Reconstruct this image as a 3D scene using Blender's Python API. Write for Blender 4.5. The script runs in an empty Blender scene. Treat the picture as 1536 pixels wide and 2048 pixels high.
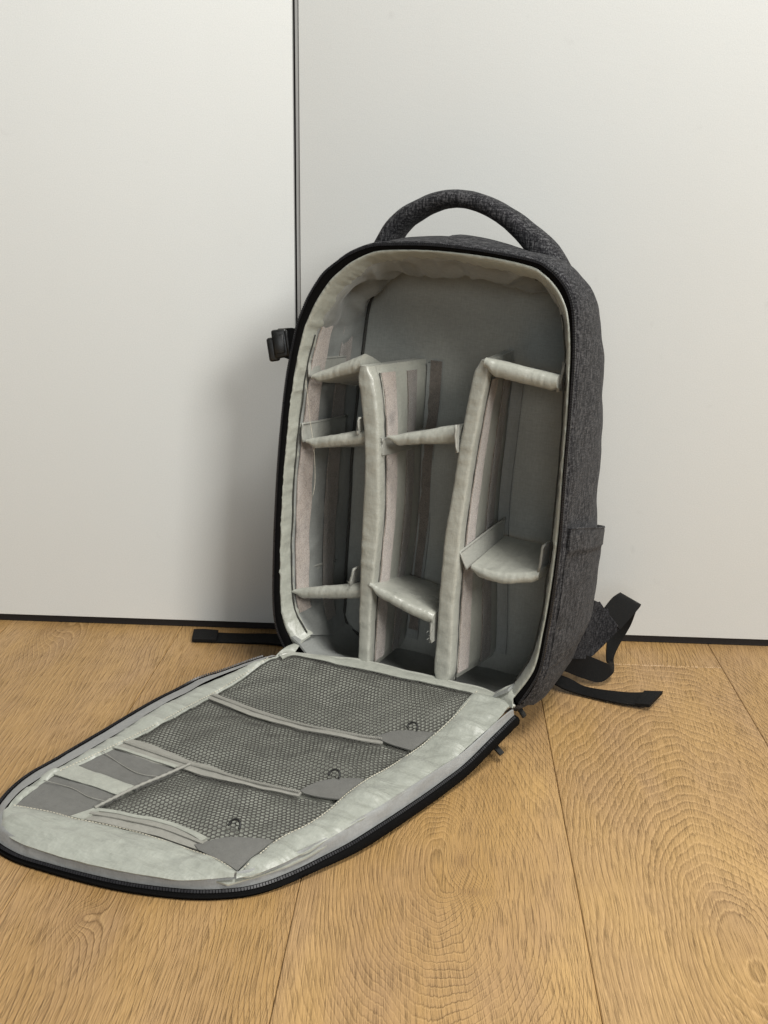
import bpy, bmesh, math, random
from mathutils import Vector, Matrix, noise
random.seed(7)
S = bpy.context.scene
COL = S.collection

# ------------------------------------------------------------------ camera
cam_d = bpy.data.cameras.new('camera'); cam = bpy.data.objects.new('camera', cam_d); COL.objects.link(cam)
S.camera = cam
cam_d.sensor_fit = 'VERTICAL'; cam_d.sensor_height = 36.0
cam_d.lens = 2138.82 / 2048.0 * 36.0
cam_d.clip_start = 0.02; cam_d.clip_end = 100.0
YAW, PITCH, ROLL, CH = 0.0537, 0.2806, 0.0135, 0.4563
_f = Vector((-math.sin(YAW)*math.cos(PITCH), math.cos(YAW)*math.cos(PITCH), -math.sin(PITCH)))
_r = Vector((math.cos(YAW), math.sin(YAW), 0)); _u = _r.cross(_f)
_r2 = _r*math.cos(ROLL) + _u*math.sin(ROLL); _u2 = -_r*math.sin(ROLL) + _u*math.cos(ROLL)
M = Matrix.Identity(4)
for i in range(3):
    M[i][0] = _r2[i]; M[i][1] = _u2[i]; M[i][2] = -_f[i]
M[0][3], M[1][3], M[2][3] = 0, 0, CH
cam.matrix_world = M

# ------------------------------------------------------------------ light (indoor, ceiling lamps and an added fill)
W = bpy.data.worlds.new('World'); S.world = W; W.use_nodes = True
bg = W.node_tree.nodes['Background']; bg.inputs[0].default_value = (0.90, 0.97, 1.0, 1); bg.inputs[1].default_value = 0.085
def area(name, loc, target, size, size_y, power, color):
    d = bpy.data.lights.new(name, 'AREA'); d.shape = 'RECTANGLE'; d.size = size; d.size_y = size_y
    d.energy = power; d.color = color
    o = bpy.data.objects.new(name, d); COL.objects.link(o)
    o.location = loc
    o.rotation_euler = (Vector(target) - Vector(loc)).to_track_quat('-Z', 'Y').to_euler()
    return o
area('ceiling_lamp', (2.00, -1.95, 2.05), (0.0, 0.9, 0.2), 1.10, 1.10, 122.0, (1.0, 0.98, 0.935))
area('ceiling_lamp_near', (0.60, 0.05, 2.40), (0.0, 0.8, 0.1), 0.7, 0.7, 58.0, (1.0, 0.98, 0.94))
area('fill_light', (-0.15, -2.9, 1.05), (0.0, 0.9, 0.25), 1.3, 1.1, 23.0, (0.95, 0.985, 1.0))  # no actual window: added soft fill behind the camera, brightens the bag interior
S.view_settings.view_transform = 'Standard'; S.view_settings.look = 'None'
S.view_settings.exposure = 0.0; S.view_settings.gamma = 1.0; S.view_settings.use_curve_mapping = False

# ------------------------------------------------------------------ materials
class NT:
    def __init__(s, name):
        s.m = bpy.data.materials.new(name); s.m.use_nodes = True
        s.t = s.m.node_tree; s.b = s.t.nodes['Principled BSDF']; s.co = None
    def n(s, typ, **kw):
        nd = s.t.nodes.new(typ)
        for k, v in kw.items():
            if isinstance(k, str) and hasattr(nd, k): setattr(nd, k, v)
        return nd
    def L(s, a, b): s.t.links.new(a, b)
    def coord(s):
        if s.co is None: s.co = s.n('ShaderNodeTexCoord').outputs['Object']
        return s.co
    def mapped(s, scale, loc=(0, 0, 0), src=None):
        mp = s.n('ShaderNodeMapping'); mp.inputs['Scale'].default_value = scale; mp.inputs['Location'].default_value = loc
        s.L(src or s.coord(), mp.inputs['Vector']); return mp.outputs[0]
    def noise(s, scale=(1, 1, 1), detail=2, rough=0.5, loc=(0, 0, 0), src=None, dist=0.0):
        nd = s.n('ShaderNodeTexNoise'); nd.inputs['Scale'].default_value = 1.0
        nd.inputs['Detail'].default_value = detail; nd.inputs['Roughness'].default_value = rough
        nd.inputs['Distortion'].default_value = dist
        s.L(s.mapped(scale, loc, src), nd.inputs['Vector']); return nd.outputs['Fac']
    def math(s, op, a, b=0.0, clamp=False, c=None):
        nd = s.n('ShaderNodeMath'); nd.operation = op; nd.use_clamp = clamp
        for i, v in enumerate((a, b) if c is None else (a, b, c)):
            if isinstance(v, (int, float)): nd.inputs[i].default_value = v
            else: s.L(v, nd.inputs[i])
        return nd.outputs[0]
    def ramp(s, fac, stops, interp='LINEAR'):
        nd = s.n('ShaderNodeValToRGB'); cr = nd.color_ramp; cr.interpolation = interp
        while len(cr.elements) < len(stops): cr.elements.new(0.5)
        for e, (p, c) in zip(cr.elements, stops):
            e.position = p; e.color = (*c, 1) if len(c) == 3 else c
        s.L(fac, nd.inputs[0]); return nd.outputs[0]
    def maprange(s, v, a, b, c=0.0, d=1.0):
        nd = s.n('ShaderNodeMapRange'); s.L(v, nd.inputs[0])
        for i, x in enumerate((a, b, c, d)): nd.inputs[i+1].default_value = x
        return nd.outputs[0]
    def mix(s, fac, a, b, typ='MIX'):
        nd = s.n('ShaderNodeMix'); nd.data_type = 'RGBA'; nd.blend_type = typ; nd.clamp_factor = True
        for i, v in ((0, fac), (6, a), (7, b)):
            if isinstance(v, (int, float)): nd.inputs[i].default_value = v
            elif isinstance(v, tuple): nd.inputs[i].default_value = (*v, 1) if len(v) == 3 else v
            else: s.L(v, nd.inputs[i])
        return nd.outputs[2]
    def bump(s, h, strength, dist, normal=None):
        nd = s.n('ShaderNodeBump'); nd.inputs['Strength'].default_value = strength; nd.inputs['Distance'].default_value = dist
        s.L(h, nd.inputs['Height'])
        if normal: s.L(normal, nd.inputs['Normal'])
        return nd.outputs[0]
    def set(s, color=None, rough=None, spec=None, sheen=None, sheen_rough=None, normal=None, metal=None, coat=None):
        I = s.b.inputs
        def put(k, v):
            if v is None: return
            if isinstance(v, tuple): I[k].default_value = (*v, 1) if len(v) == 3 else v
            elif isinstance(v, (int, float)): I[k].default_value = v
            else: s.L(v, I[k])
        put('Base Color', color); put('Roughness', rough); put('Specular IOR Level', spec); put('Sheen Weight', sheen)
        put('Sheen Roughness', sheen_rough); put('Normal', normal); put('Metallic', metal); put('Coat Weight', coat)
        return s.m

def mat_satin(name, col, rough=0.42, var=0.10, wr=0.25, weave=0.15, spec=0.45, sheen=0.25):
    t = NT(name)
    big = t.noise((14, 14, 14), 4, 0.55)
    stain = t.noise((55, 55, 55), 3, 0.6, (3, 1, 7))
    c1 = tuple(c*(1-var) for c in col); c2 = tuple(min(1, c*(1+var)) for c in col)
    c = t.ramp(big, [(0.3, c1), (0.7, c2)])
    c = t.mix(t.maprange(stain, 0.55, 0.8, 0, 0.16), c, tuple(x*0.62 for x in (col[0]*1.02, col[1], col[2]*0.9)))
    th1 = t.noise((2600, 2600, 240), 1, 0.5); th2 = t.noise((240, 240, 2600), 1, 0.5, (5, 0, 0))
    wv = t.math('ADD', th1, th2)
    tv = t.math('ADD', t.noise((1000, 1000, 170), 2, 0.6, (2, 2, 5)), t.noise((170, 170, 1000), 2, 0.6, (5, 1, 2)))
    c = t.mix(t.maprange(tv, 0.75, 1.3, 0.0, 0.30), c, tuple(x*0.45 for x in col))
    crink = t.noise((120, 120, 90), 3, 0.6, (1, 2, 3)); fold = t.noise((38, 38, 26), 2, 0.5, (4, 2, 3))
    n1 = t.bump(fold, wr*0.7, 0.006)
    n2 = t.bump(crink, wr, 0.0016, n1)
    n3 = t.bump(wv, weave, 0.0003, n2)
    r = t.math('ADD', t.math('MULTIPLY', big, 0.16), rough-0.08)
    return t.set(color=c, rough=r, spec=spec, sheen=sheen, sheen_rough=0.4, normal=n3)

def mat_heather(name, dark, mid, light, k=1.0):
    t = NT(name); k = k*1.15
    a = t.noise((900*k, 900*k, 130*k), 2, 0.6); b = t.noise((150*k, 150*k, 900*k), 2, 0.6, (7, 3, 1))
    fine = t.noise((1300, 1300, 1300), 1, 0.5, (2, 8, 4))
    slub = t.noise((420*k, 420*k, 60*k), 3, 0.7, (3, 3, 9))
    v = t.math('ADD', t.math('MULTIPLY', a, 0.50), t.math('MULTIPLY', b, 0.36))
    v = t.math('ADD', v, t.math('MULTIPLY', fine, 0.14))
    v = t.math('ADD', v, t.math('MULTIPLY', t.math('SUBTRACT', slub, 0.5), 0.32))
    c = t.ramp(v, [(0.40, dark), (0.50, mid), (0.60, light)])
    nrm = t.bump(v, 0.55, 0.0012)
    nrm = t.bump(t.noise((45, 45, 28), 2, 0.5), 0.25, 0.004, nrm)
    return t.set(color=c, rough=0.92, spec=0.12, sheen=0.04, sheen_rough=0.5, normal=nrm)

def mat_velcro(name, c1, c2):
    t = NT(name)
    a = t.noise((900, 900, 900), 3, 0.7); b = t.noise((160, 160, 160), 3, 0.6, (3, 3, 3)); fz = t.noise((40, 40, 40), 2, .5, (9, 3, 3))
    c = t.ramp(a, [(0.3, c1), (0.7, c2)])
    c = t.mix(t.maprange(b, 0.5, 0.75, 0, 0.6), c, tuple(x*0.66 for x in c1))
    c = t.mix(t.maprange(fz, 0.6, 0.8, 0, 0.7), c, tuple(x*0.5 for x in c1))
    return t.set(color=c, rough=0.95, spec=0.1, sheen=0.5, sheen_rough=0.6, normal=t.bump(a, 0.7, 0.0015))

def mat_webbing(name, col, rough=0.75, spec=0.25):
    t = NT(name)
    a = t.noise((1800, 1800, 500), 2, 0.6); b = t.noise((60, 60, 60), 2, 0.5)
    c = t.ramp(a, [(0.3, tuple(x*0.6 for x in col)), (0.7, tuple(x*1.5 for x in col))])
    return t.set(color=c, rough=rough, spec=spec, normal=t.bump(a, 0.4, 0.0006, t.bump(b, 0.2, 0.002)))

def mat_plastic(name, col, rough=0.4):
    t = NT(name)
    a = t.noise((300, 300, 300), 3, 0.6)
    return t.set(color=t.ramp(a, [(0.3, tuple(x*0.8 for x in col)), (0.7, tuple(x*1.25 for x in col))]),
                 rough=t.maprange(a, 0.2, 0.8, rough-0.1, rough+0.12), spec=0.45, normal=t.bump(a, 0.05, 0.0006))

LIN = (0.325, 0.335, 0.292)
M_satin = mat_satin('lining_satin', LIN, 0.34, 0.07, 0.5, 0.14, 0.55, 0.15)
def mat_border():
    t = NT('border_satin')
    st = t.noise((16, 70, 40), 2, 0.5, (1, 2, 3), None, 0.8); st2 = t.noise((60, 60, 60), 3, 0.55, (6, 2, 1))
    ridge = t.math('ABSOLUTE', t.math('SUBTRACT', st, 0.5))
    h = t.math('ADD', t.math('MULTIPLY', ridge, -1.2), t.math('MULTIPLY', st2, 0.7))
    th1 = t.noise((2600, 240, 240), 1, 0.5); th2 = t.noise((240, 2600, 2600), 1, 0.5, (5, 0, 0))
    nrm = t.bump(t.math('ADD', th1, th2), 0.12, 0.0003, t.bump(h, 0.30, 0.010))
    c = t.ramp(st2, [(0.3, (0.288, 0.300, 0.262)), (0.7, (0.325, 0.338, 0.298))])
    tv = t.math('ADD', t.noise((1000, 200, 200), 2, 0.6, (2, 2, 5)), t.noise((170, 1000, 1000), 2, 0.6, (5, 1, 2)))
    c = t.mix(t.maprange(tv, 0.75, 1.3, 0.0, 0.25), c, (0.14, 0.147, 0.128))
    return t.set(color=c, rough=t.maprange(st2, 0.3, 0.7, 0.38, 0.46), spec=0.5, sheen=0.15, sheen_rough=0.4, normal=nrm)
M_border = mat_border()
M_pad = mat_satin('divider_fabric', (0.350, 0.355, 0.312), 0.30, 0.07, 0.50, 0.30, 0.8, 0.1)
M_wall = mat_satin('inner_wall_fabric', (0.235, 0.244, 0.232), 0.55, 0.12, 0.35, 0.20, 0.3, 0.2)  # same fabric as the lining, with the interior shade put into the colour
M_tab = mat_satin('tab_fabric', (0.29, 0.292, 0.262), 0.5, 0.10, 0.4, 0.15, 0.35, 0.2)
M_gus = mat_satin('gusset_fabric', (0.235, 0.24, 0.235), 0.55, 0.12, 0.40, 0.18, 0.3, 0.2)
M_elastic = mat_satin('elastic_fabric', (0.135, 0.134, 0.124), 0.7, 0.08, 0.10, 0.5, 0.25, 0.2)
M_tape = mat_satin('zip_tape', (0.27, 0.265, 0.235), 0.6, 0.06, 0.12, 0.5, 0.3, 0.1)
M_net = mat_webbing('mesh_thread', (0.062, 0.060, 0.054), 0.7, 0.2)
M_heather = mat_heather('heather_fabric', (0.006, 0.0062, 0.0072), (0.020, 0.020, 0.022), (0.078, 0.0775, 0.080))
M_heather_fine = mat_heather('heather_fabric_fine', (0.004, 0.0042, 0.005), (0.013, 0.013, 0.015), (0.046, 0.046, 0.049), 1.8)
M_velcro = mat_velcro('velcro_loop', (0.17, 0.138, 0.115), (0.42, 0.355, 0.305))
M_black = mat_webbing('black_tape', (0.0026, 0.0025, 0.0025), 0.8, 0.08)
M_web = mat_webbing('black_webbing', (0.0040, 0.0040, 0.0040), 0.65, 0.16)
M_plastic = mat_plastic('black_plastic', (0.007, 0.007, 0.0065), 0.36)
M_tooth = mat_plastic('black_zip_tooth', (0.016, 0.016, 0.018), 0.30)
M_ring = mat_plastic('black_cord', (0.012, 0.012, 0.011), 0.45)
M_thread = mat_webbing('pale_thread', (0.45, 0.42, 0.34), 0.8, 0.2)
M_seam = mat_webbing('dark_seam', (0.05, 0.05, 0.045), 0.8, 0.1)

def mat_door():
    t = NT('satin_white_laminate')
    g = t.noise((900, 900, 900), 2, 0.6); big = t.noise((3, 3, 2.2), 3, 0.5); mid = t.noise((70, 70, 220), 2, .6)
    c = t.ramp(g, [(0.30, (0.545, 0.562, 0.552)), (0.70, (0.615, 0.632, 0.622))])
    c = t.mix(t.maprange(big, 0.3, 0.7, 0, 0.10), c, (0.50, 0.515, 0.50))
    mk = t.noise((38, 38, 38), 2, 0.5, (4, 1, 2)); c = t.mix(t.maprange(mk, 0.70, 0.80, 0, 0.22), c, (0.36, 0.36, 0.35))
    sg = t.noise((6, 6, 4), 4, 0.65, (8, 1, 3)); c = t.mix(t.maprange(sg, 0.5, 0.8, 0, 0.12), c, (0.50, 0.50, 0.47))
    nrm = t.bump(g, 0.10, 0.0006, t.bump(mid, 0.06, 0.001))
    return t.set(color=c, rough=t.maprange(mid, 0.3, 0.7, 0.40, 0.52), spec=0.45, normal=nrm)
M_door = mat_door()
def mat_alu():
    t = NT('brushed_aluminium')
    a = t.noise((900, 900, 6), 2, 0.6)
    return t.set(color=t.ramp(a, [(0.3, (0.20, 0.20, 0.195)), (0.7, (0.30, 0.30, 0.29))]), rough=0.5, metal=0.15)
M_alu = mat_alu()
M_dark = mat_plastic('dark_recess', (0.007, 0.005, 0.0045), 0.8)

def mat_wood(name, kind, seed, cx=0.0, cy=0.0, k=0.33, slope=0.0, warp=1.0, tone=0.0, dash=1.0, knots=(), freq=310.0, ringw=0.62, litew=0.50, jag=0.0014):
    """oak laminate: contour rings of a smooth field + fine pores running along the board (y)"""
    t = NT(name)
    co = t.coord()
    sp = t.n('ShaderNodeSeparateXYZ'); t.L(co, sp.inputs[0]); X, Y = sp.outputs[0], sp.outputs[1]
    o = (seed*3.1, seed*1.7, 0)
    n1 = t.math('SUBTRACT', t.noise((9, 2.6, 1), 2, 0.45, o), 0.5)
    n2 = t.math('SUBTRACT', t.noise((42, 9, 1), 2, 0.5, (o[1], o[0], 0)), 0.5)
    n3 = t.math('SUBTRACT', t.noise((620, 38, 1), 2, 0.6, (o[1]+4, o[0], 0)), 0.5)
    if kind == 'rings':
        dx = t.math('SUBTRACT', X, cx); dy = t.math('MULTIPLY', t.math('SUBTRACT', Y, cy), k)
        f = t.math('SQRT', t.math('ADD', t.math('ADD', t.math('MULTIPLY', dx, dx), t.math('MULTIPLY', dy, dy)), 0.00002))
    else:
        f = t.math('ADD', X, t.math('MULTIPLY', Y, slope))
    f = t.math('ADD', f, t.math('MULTIPLY', n1, 0.055*warp))
    f = t.math('ADD', f, t.math('MULTIPLY', n2, 0.008*warp))
    f = t.math('ADD', f, t.math('MULTIPLY', n3, jag))
    for kx, ky, amp, sx, sy in knots:
        ax = t.math('DIVIDE', t.math('SUBTRACT', X, kx), sx); ay = t.math('DIVIDE', t.math('SUBTRACT', Y, ky), sy)
        e = t.math('EXPONENT', t.math('MULTIPLY', t.math('ADD', t.math('MULTIPLY', ax, ax), t.math('MULTIPLY', ay, ay)), -1.0))
        f = t.math('ADD', f, t.math('MULTIPLY', e, amp))
    ph = t.math('MULTIPLY', f, freq)
    ph = t.math('ADD', ph, t.math('MULTIPLY', t.noise((16, 5, 1), 2, 0.5, (o[0], 9, 0)), 6.0))
    fr = t.math('FRACT', ph)
    wid = t.noise((34, 11, 1), 3, 0.6, (2, o[0], 0))
    ring = t.ramp(fr, [(0.0, (0.8,)*3), (0.07, (0.22,)*3), (0.30, (0.03,)*3), (0.68, (0.0,)*3), (0.86, (0.38,)*3), (0.96, (1,)*3), (1.0, (0.8,)*3)])
    ring = t.math('MULTIPLY', ring, t.maprange(wid, 0.32, 0.68, 0.12, 1.0))
    pw = t.math('ADD', X, t.math('MULTIPLY', f, -0.25))
    cmb = t.n('ShaderNodeCombineXYZ'); t.L(pw, cmb.inputs[0]); t.L(Y, cmb.inputs[1])
    pore = t.noise((2100, 30, 1), 3, 0.6, (o[0], o[1], 0), cmb.outputs[0])
    pore = t.maprange(pore, 0.54, 0.64, 0, 1)
    pore = t.math('MULTIPLY', pore, t.maprange(fr, 0.0, 1.0, 0.45, 1.0))
    fib = t.noise((1100, 15, 1), 2, 0.6, (o[1], 0, 0), cmb.outputs[0])
    big = t.noise((7, 2.2, 1), 3, 0.5, (o[0]+2, 5, 0))
    patch = t.noise((18, 6, 1), 3, 0.55, (o[0]+7, 1, 0))
    T = 0.93*(1.0 + tone)
    c = t.ramp(big, [(0.30, (0.278*T, 0.159*T, 0.055*T)), (0.52, (0.385*T, 0.232*T, 0.086*T)), (0.72, (0.480*T, 0.303*T, 0.122*T))])
    c = t.mix(t.maprange(patch, 0.40, 0.70, 0, 0.75), c, (0.330*T, 0.205*T, 0.108*T))
    c = t.mix(t.maprange(fib, 0.35, 0.7, 0, 0.30), c, (0.495*T, 0.315*T, 0.145*T))
    c = t.mix(t.math('MULTIPLY', ring, ringw), c, (0.135, 0.074, 0.027))
    c = t.mix(t.math('MULTIPLY', pore, 0.50*dash), c, (0.100, 0.052, 0.018))
    lite = t.ramp(fr, [(0.05, (0,)*3), (0.16, (0.6,)*3), (0.28, (0,)*3)])
    c = t.mix(t.math('MULTIPLY', lite, litew), c, (0.60, 0.39, 0.18))
    for kx, ky, amp, sx, sy in knots:
        ax = t.math('DIVIDE', t.math('SUBTRACT', X, kx), sx*0.45); ay = t.math('DIVIDE', t.math('SUBTRACT', Y, ky), sy*0.45)
        e = t.math('EXPONENT', t.math('MULTIPLY', t.math('ADD', t.math('MULTIPLY', ax, ax), t.math('MULTIPLY', ay, ay)), -1.0))
        c = t.mix(t.math('MULTIPLY', e, 0.38), c, (0.20, 0.115, 0.055))
    h = t.math('ADD', t.math('MULTIPLY', ring, -0.6), t.math('MULTIPLY', pore, -0.9))
    h = t.math('ADD', h, t.math('MULTIPLY', fib, 0.35))
    nrm = t.bump(h, 0.65, 0.0011)
    rough = t.math('ADD', t.math('MULTIPLY', pore, 0.25), t.maprange(big, 0.3, 0.7, 0.36, 0.48))
    return t.set(color=c, rough=rough, spec=0.42, normal=nrm)

# ------------------------------------------------------------------ mesh helpers
def link(name, me, mat, parent=None, smooth=True):
    me.name = name
    if mat: me.materials.append(mat)
    if smooth:
        me.polygons.foreach_set('use_smooth', [True]*len(me.polygons))
    o = bpy.data.objects.new(name, me); COL.objects.link(o)
    if parent is not None: o.parent = parent
    return o
def mesh(name, V, F, mat, parent=None, smooth=True, recalc=True, sharp=None):
    me = bpy.data.meshes.new(name); me.from_pydata([tuple(v) for v in V], [], F); me.update()
    if recalc:
        bm = bmesh.new(); bm.from_mesh(me); bmesh.ops.recalc_face_normals(bm, faces=bm.faces); bm.to_mesh(me); bm.free()
    if sharp is not None and smooth: me.set_sharp_from_angle(angle=math.radians(sharp))
    return link(name, me, mat, parent, smooth)
def catmull(P, n, closed=False):
    """resample control points to n points, evenly by arc length, along a Catmull-Rom spline"""
    P = [Vector(p) for p in P]; m = len(P); Q = []
    segs = m if closed else m-1
    for i in range(segs):
        if closed: a, b, c, d = P[i-1], P[i], P[(i+1) % m], P[(i+2) % m]
        else: a, b, c, d = P[max(i-1, 0)], P[i], P[i+1], P[min(i+2, m-1)]
        for k in range(12):
            s = k/12.0
            Q.append(0.5*((2*b) + (c-a)*s + (2*a-5*b+4*c-d)*s*s + (3*b-3*c+d-a)*s**3))
    Q.append(P[0].copy() if closed else P[-1].copy())
    D = [0.0]
    for i in range(1, len(Q)): D.append(D[-1] + (Q[i]-Q[i-1]).length)
    out = []; j = 0; cnt = n if closed else n-1
    for k in range(n):
        t = D[-1]*k/cnt
        while j < len(D)-2 and D[j+1] < t: j += 1
        w = (t-D[j])/max(1e-9, D[j+1]-D[j]); out.append(Q[j].lerp(Q[j+1], min(1, max(0, w))))
    return out
def catmull_u(P, per):
    """uniform per-segment resampling, so that matching control points stay matched"""
    P = [Vector(p) for p in P]; m = len(P); Q = []
    for i in range(m-1):
        a, b, c, d = P[max(i-1, 0)], P[i], P[i+1], P[min(i+2, m-1)]
        for k in range(per):
            s = k/per
            Q.append(0.5*((2*b) + (c-a)*s + (2*a-5*b+4*c-d)*s*s + (3*b-3*c+d-a)*s**3))
    Q.append(P[-1].copy()); return Q
def loft_faces(nl, n, closed=True):
    F = []
    for i in range(nl-1):
        for j in range(n if closed else n-1):
            k = (j+1) % n
            F.append((i*n+j, i*n+k, (i+1)*n+k, (i+1)*n+j))
    return F
def loft(name, loops, mat, parent=None, closed=True, cap0=False, cap1=False, sharp=None):
    n = len(loops[0]); V = [v for l in loops for v in l]; F = loft_faces(len(loops), n, closed)
    if cap0: F.append(tuple(range(n)))
    if cap1: F.append(tuple(range((len(loops)-1)*n, len(loops)*n)))
    return mesh(name, V, F, mat, parent, sharp=sharp)
def tube_loops(path, rad, n=8, up=Vector((0, 0, 1)), ell=None):
    L = []
    for i, p in enumerate(path):
        a = path[max(0, i-1)]; b = path[min(len(path)-1, i+1)]; t = (b-a).normalized()
        s = t.cross(up)
        if s.length < 1e-4: s = t.cross(Vector((1, 0, 0)))
        s.normalize(); w = s.cross(t)
        r = rad(i/(len(path)-1)) if callable(rad) else rad
        rs, rw = (r, r) if not isinstance(r, tuple) else r
        L.append([p + s*(math.cos(2*math.pi*k/n)*rs) + w*(math.sin(2*math.pi*k/n)*rw) for k in range(n)])
    return L
def tube(name, path, rad, mat, parent=None, n=8, up=Vector((0, 0, 1))):
    return loft(name, tube_loops([Vector(p) for p in path], rad, n, up), mat, parent, True, True, True)
def sheet(name, grid, mat, parent=None, thick=0.001, direction=None, sharp=50):
    """grid[i][j] of points -> a closed thin slab"""
    ni, nj = len(grid), len(grid[0]); V = []; F = []
    top = [[Vector(p) for p in r] for r in grid]
    nrm = []
    for i in range(ni):
        row = []
        for j in range(nj):
            du = top[min(i+1, ni-1)][j]-top[max(i-1, 0)][j]; dv = top[i][min(j+1, nj-1)]-top[i][max(j-1, 0)]
            q = du.cross(dv); q = q.normalized() if q.length > 1e-12 else Vector((0, 0, 1))
            if direction is not None and q.dot(direction) < 0: q = -q
            row.append(q)
        nrm.append(row)
    for r in top: V += r
    for i in range(ni):
        for j in range(nj): V.append(top[i][j]-nrm[i][j]*thick)
    o = ni*nj
    for i in range(ni-1):
        for j in range(nj-1):
            a, b, c, d = i*nj+j, i*nj+j+1, (i+1)*nj+j+1, (i+1)*nj+j
            F.append((a, b, c, d)); F.append((o+a, o+d, o+c, o+b))
    rim = [j for j in range(nj)] + [i*nj+nj-1 for i in range(1, ni)] + [(ni-1)*nj+j for j in range(nj-2, -1, -1)] + [i*nj for i in range(ni-2, 0, -1)]
    for k in range(len(rim)):
        a, b = rim[k], rim[(k+1) % len(rim)]; F.append((a, o+a, o+b, b))
    return mesh(name, V, F, mat, parent, sharp=sharp)
def box_vf(x0, x1, y0, y1, z0, z1):
    V = [Vector((x, y, z)) for z in (z0, z1) for y in (y0, y1) for x in (x0, x1)]
    F = [(0, 2, 3, 1), (4, 5, 7, 6), (0, 1, 5, 4), (2, 6, 7, 3), (0, 4, 6, 2), (1, 3, 7, 5)]
    return V, F
def bevel_box(name, x0, x1, y0, y1, z0, z1, bev, mat, parent=None, seg=2, M4=None):
    V, F = box_vf(x0, x1, y0, y1, z0, z1)
    me = bpy.data.meshes.new(name); me.from_pydata([tuple(v) for v in V], [], F)
    bm = bmesh.new(); bm.from_mesh(me)
    if bev > 0: bmesh.ops.bevel(bm, geom=list(bm.edges), offset=bev, segments=seg, affect='EDGES', profile=0.5)
    if M4 is not None: bmesh.ops.transform(bm, matrix=M4, verts=bm.verts)
    bmesh.ops.recalc_face_normals(bm, faces=bm.faces); bm.to_mesh(me); bm.free()
    me.set_sharp_from_angle(angle=math.radians(35))
    return link(name, me, mat, parent, True)
def nz(p, s, seed=0.0): return noise.noise(Vector((p[0]*s+seed, p[1]*s+seed*0.7, p[2]*s-seed)))
def sm(x): x = max(0.0, min(1.0, x)); return x*x*(3-2*x)
def tag(o, label=None, cat=None, group=None, kind=None):
    if label: o['label'] = label
    if cat: o['category'] = cat
    if group: o['group'] = group
    if kind: o['kind'] = kind
    return o

# ------------------------------------------------------------------ setting: floor with its planks
fv, ff = box_vf(-1.8, 1.8, -0.6, 1.42, -0.030, -0.012)
floor = tag(mesh('floor', fv, ff, M_dark, None, smooth=False), kind='structure')
X0, PW = -0.2828, 0.193
def plank(x0, x1, y0, y1, mat):
    g = 0.00022
    return bevel_box('floor_plank', x0+g, x1-g, y0+g, y1-g, -0.011, 0.0, 0.0006, mat, floor, 1)
W1 = mat_wood('oak_plank_straight', 'straight', 1.3, slope=0.10, warp=0.75, tone=0.02, freq=290, ringw=0.80, knots=((-0.23, 0.593, 0.016, 0.012, 0.016),))
W2 = mat_wood('oak_plank_swirl', 'rings', 2.9, cx=0.010, cy=0.675, k=0.36, warp=0.9, tone=0.04, freq=330, knots=((0.024, 0.677, 0.012, 0.013, 0.02), (0.03, 0.64, -0.012, 0.018, 0.012)))
W3 = mat_wood('oak_plank_arch', 'rings', 4.4, cx=0.207, cy=0.590, k=0.34, warp=0.5, tone=0.0, dash=0.75, freq=235, ringw=0.55, litew=0.7, jag=0.0030, knots=((0.207, 0.593, 0.008, 0.012, 0.02),))
W4 = mat_wood('oak_plank_plain', 'straight', 6.1, slope=-0.06, warp=0.6, tone=-0.02, freq=260, ringw=0.75)
W5 = mat_wood('oak_plank_slanted', 'straight', 8.2, slope=0.30, warp=0.8, tone=-0.02, freq=260, ringw=0.75)
W6 = mat_wood('oak_plank_loop', 'straight', 9.7, slope=0.06, warp=0.55, tone=-0.03, freq=240, ringw=0.6, litew=0.6, knots=((-0.425, 1.085, 0.034, 0.030, 0.085),))
def run(idx, cuts, mats):
    x = X0 + PW*idx
    for i in range(len(cuts)-1): plank(x, x+PW, cuts[i], cuts[i+1], mats[i % len(mats)])
run(-6, (-0.6, 0.2, 1.40), (W4, W1)); run(-5, (-0.6, 0.75, 1.40), (W1, W5)); run(-4, (-0.6, 0.35, 1.40), (W5, W4)); run(-3, (-0.6, 0.62, 1.40), (W4, W1))
run(-2, (-0.6, 0.30, 1.40), (W1, W4)); run(-1, (-0.6, 0.12, 1.40), (W4, W6)); run(0, (-0.6, 0.30, 1.40), (W5, W1)); run(1, (-0.6, -0.05, 1.40), (W1, W2))
run(2, (-0.6, 0.05, 1.036, 1.40), (W4, W3, W4)); run(3, (-0.6, 0.25, 1.40), (W1, W5)); run(4, (-0.6, 0.75, 1.40), (W4, W1))
run(5, (-0.6, 0.45, 1.40), (W2, W4)); run(6, (-0.6, 0.15, 1.40), (W4, W5)); run(7, (-0.6, 0.70, 1.40), (W5, W4)); run(8, (-0.6, 0.40, 1.40), (W4, W1)); run(9, (-0.6, 0.20, 1.40), (W4, W5))

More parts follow.
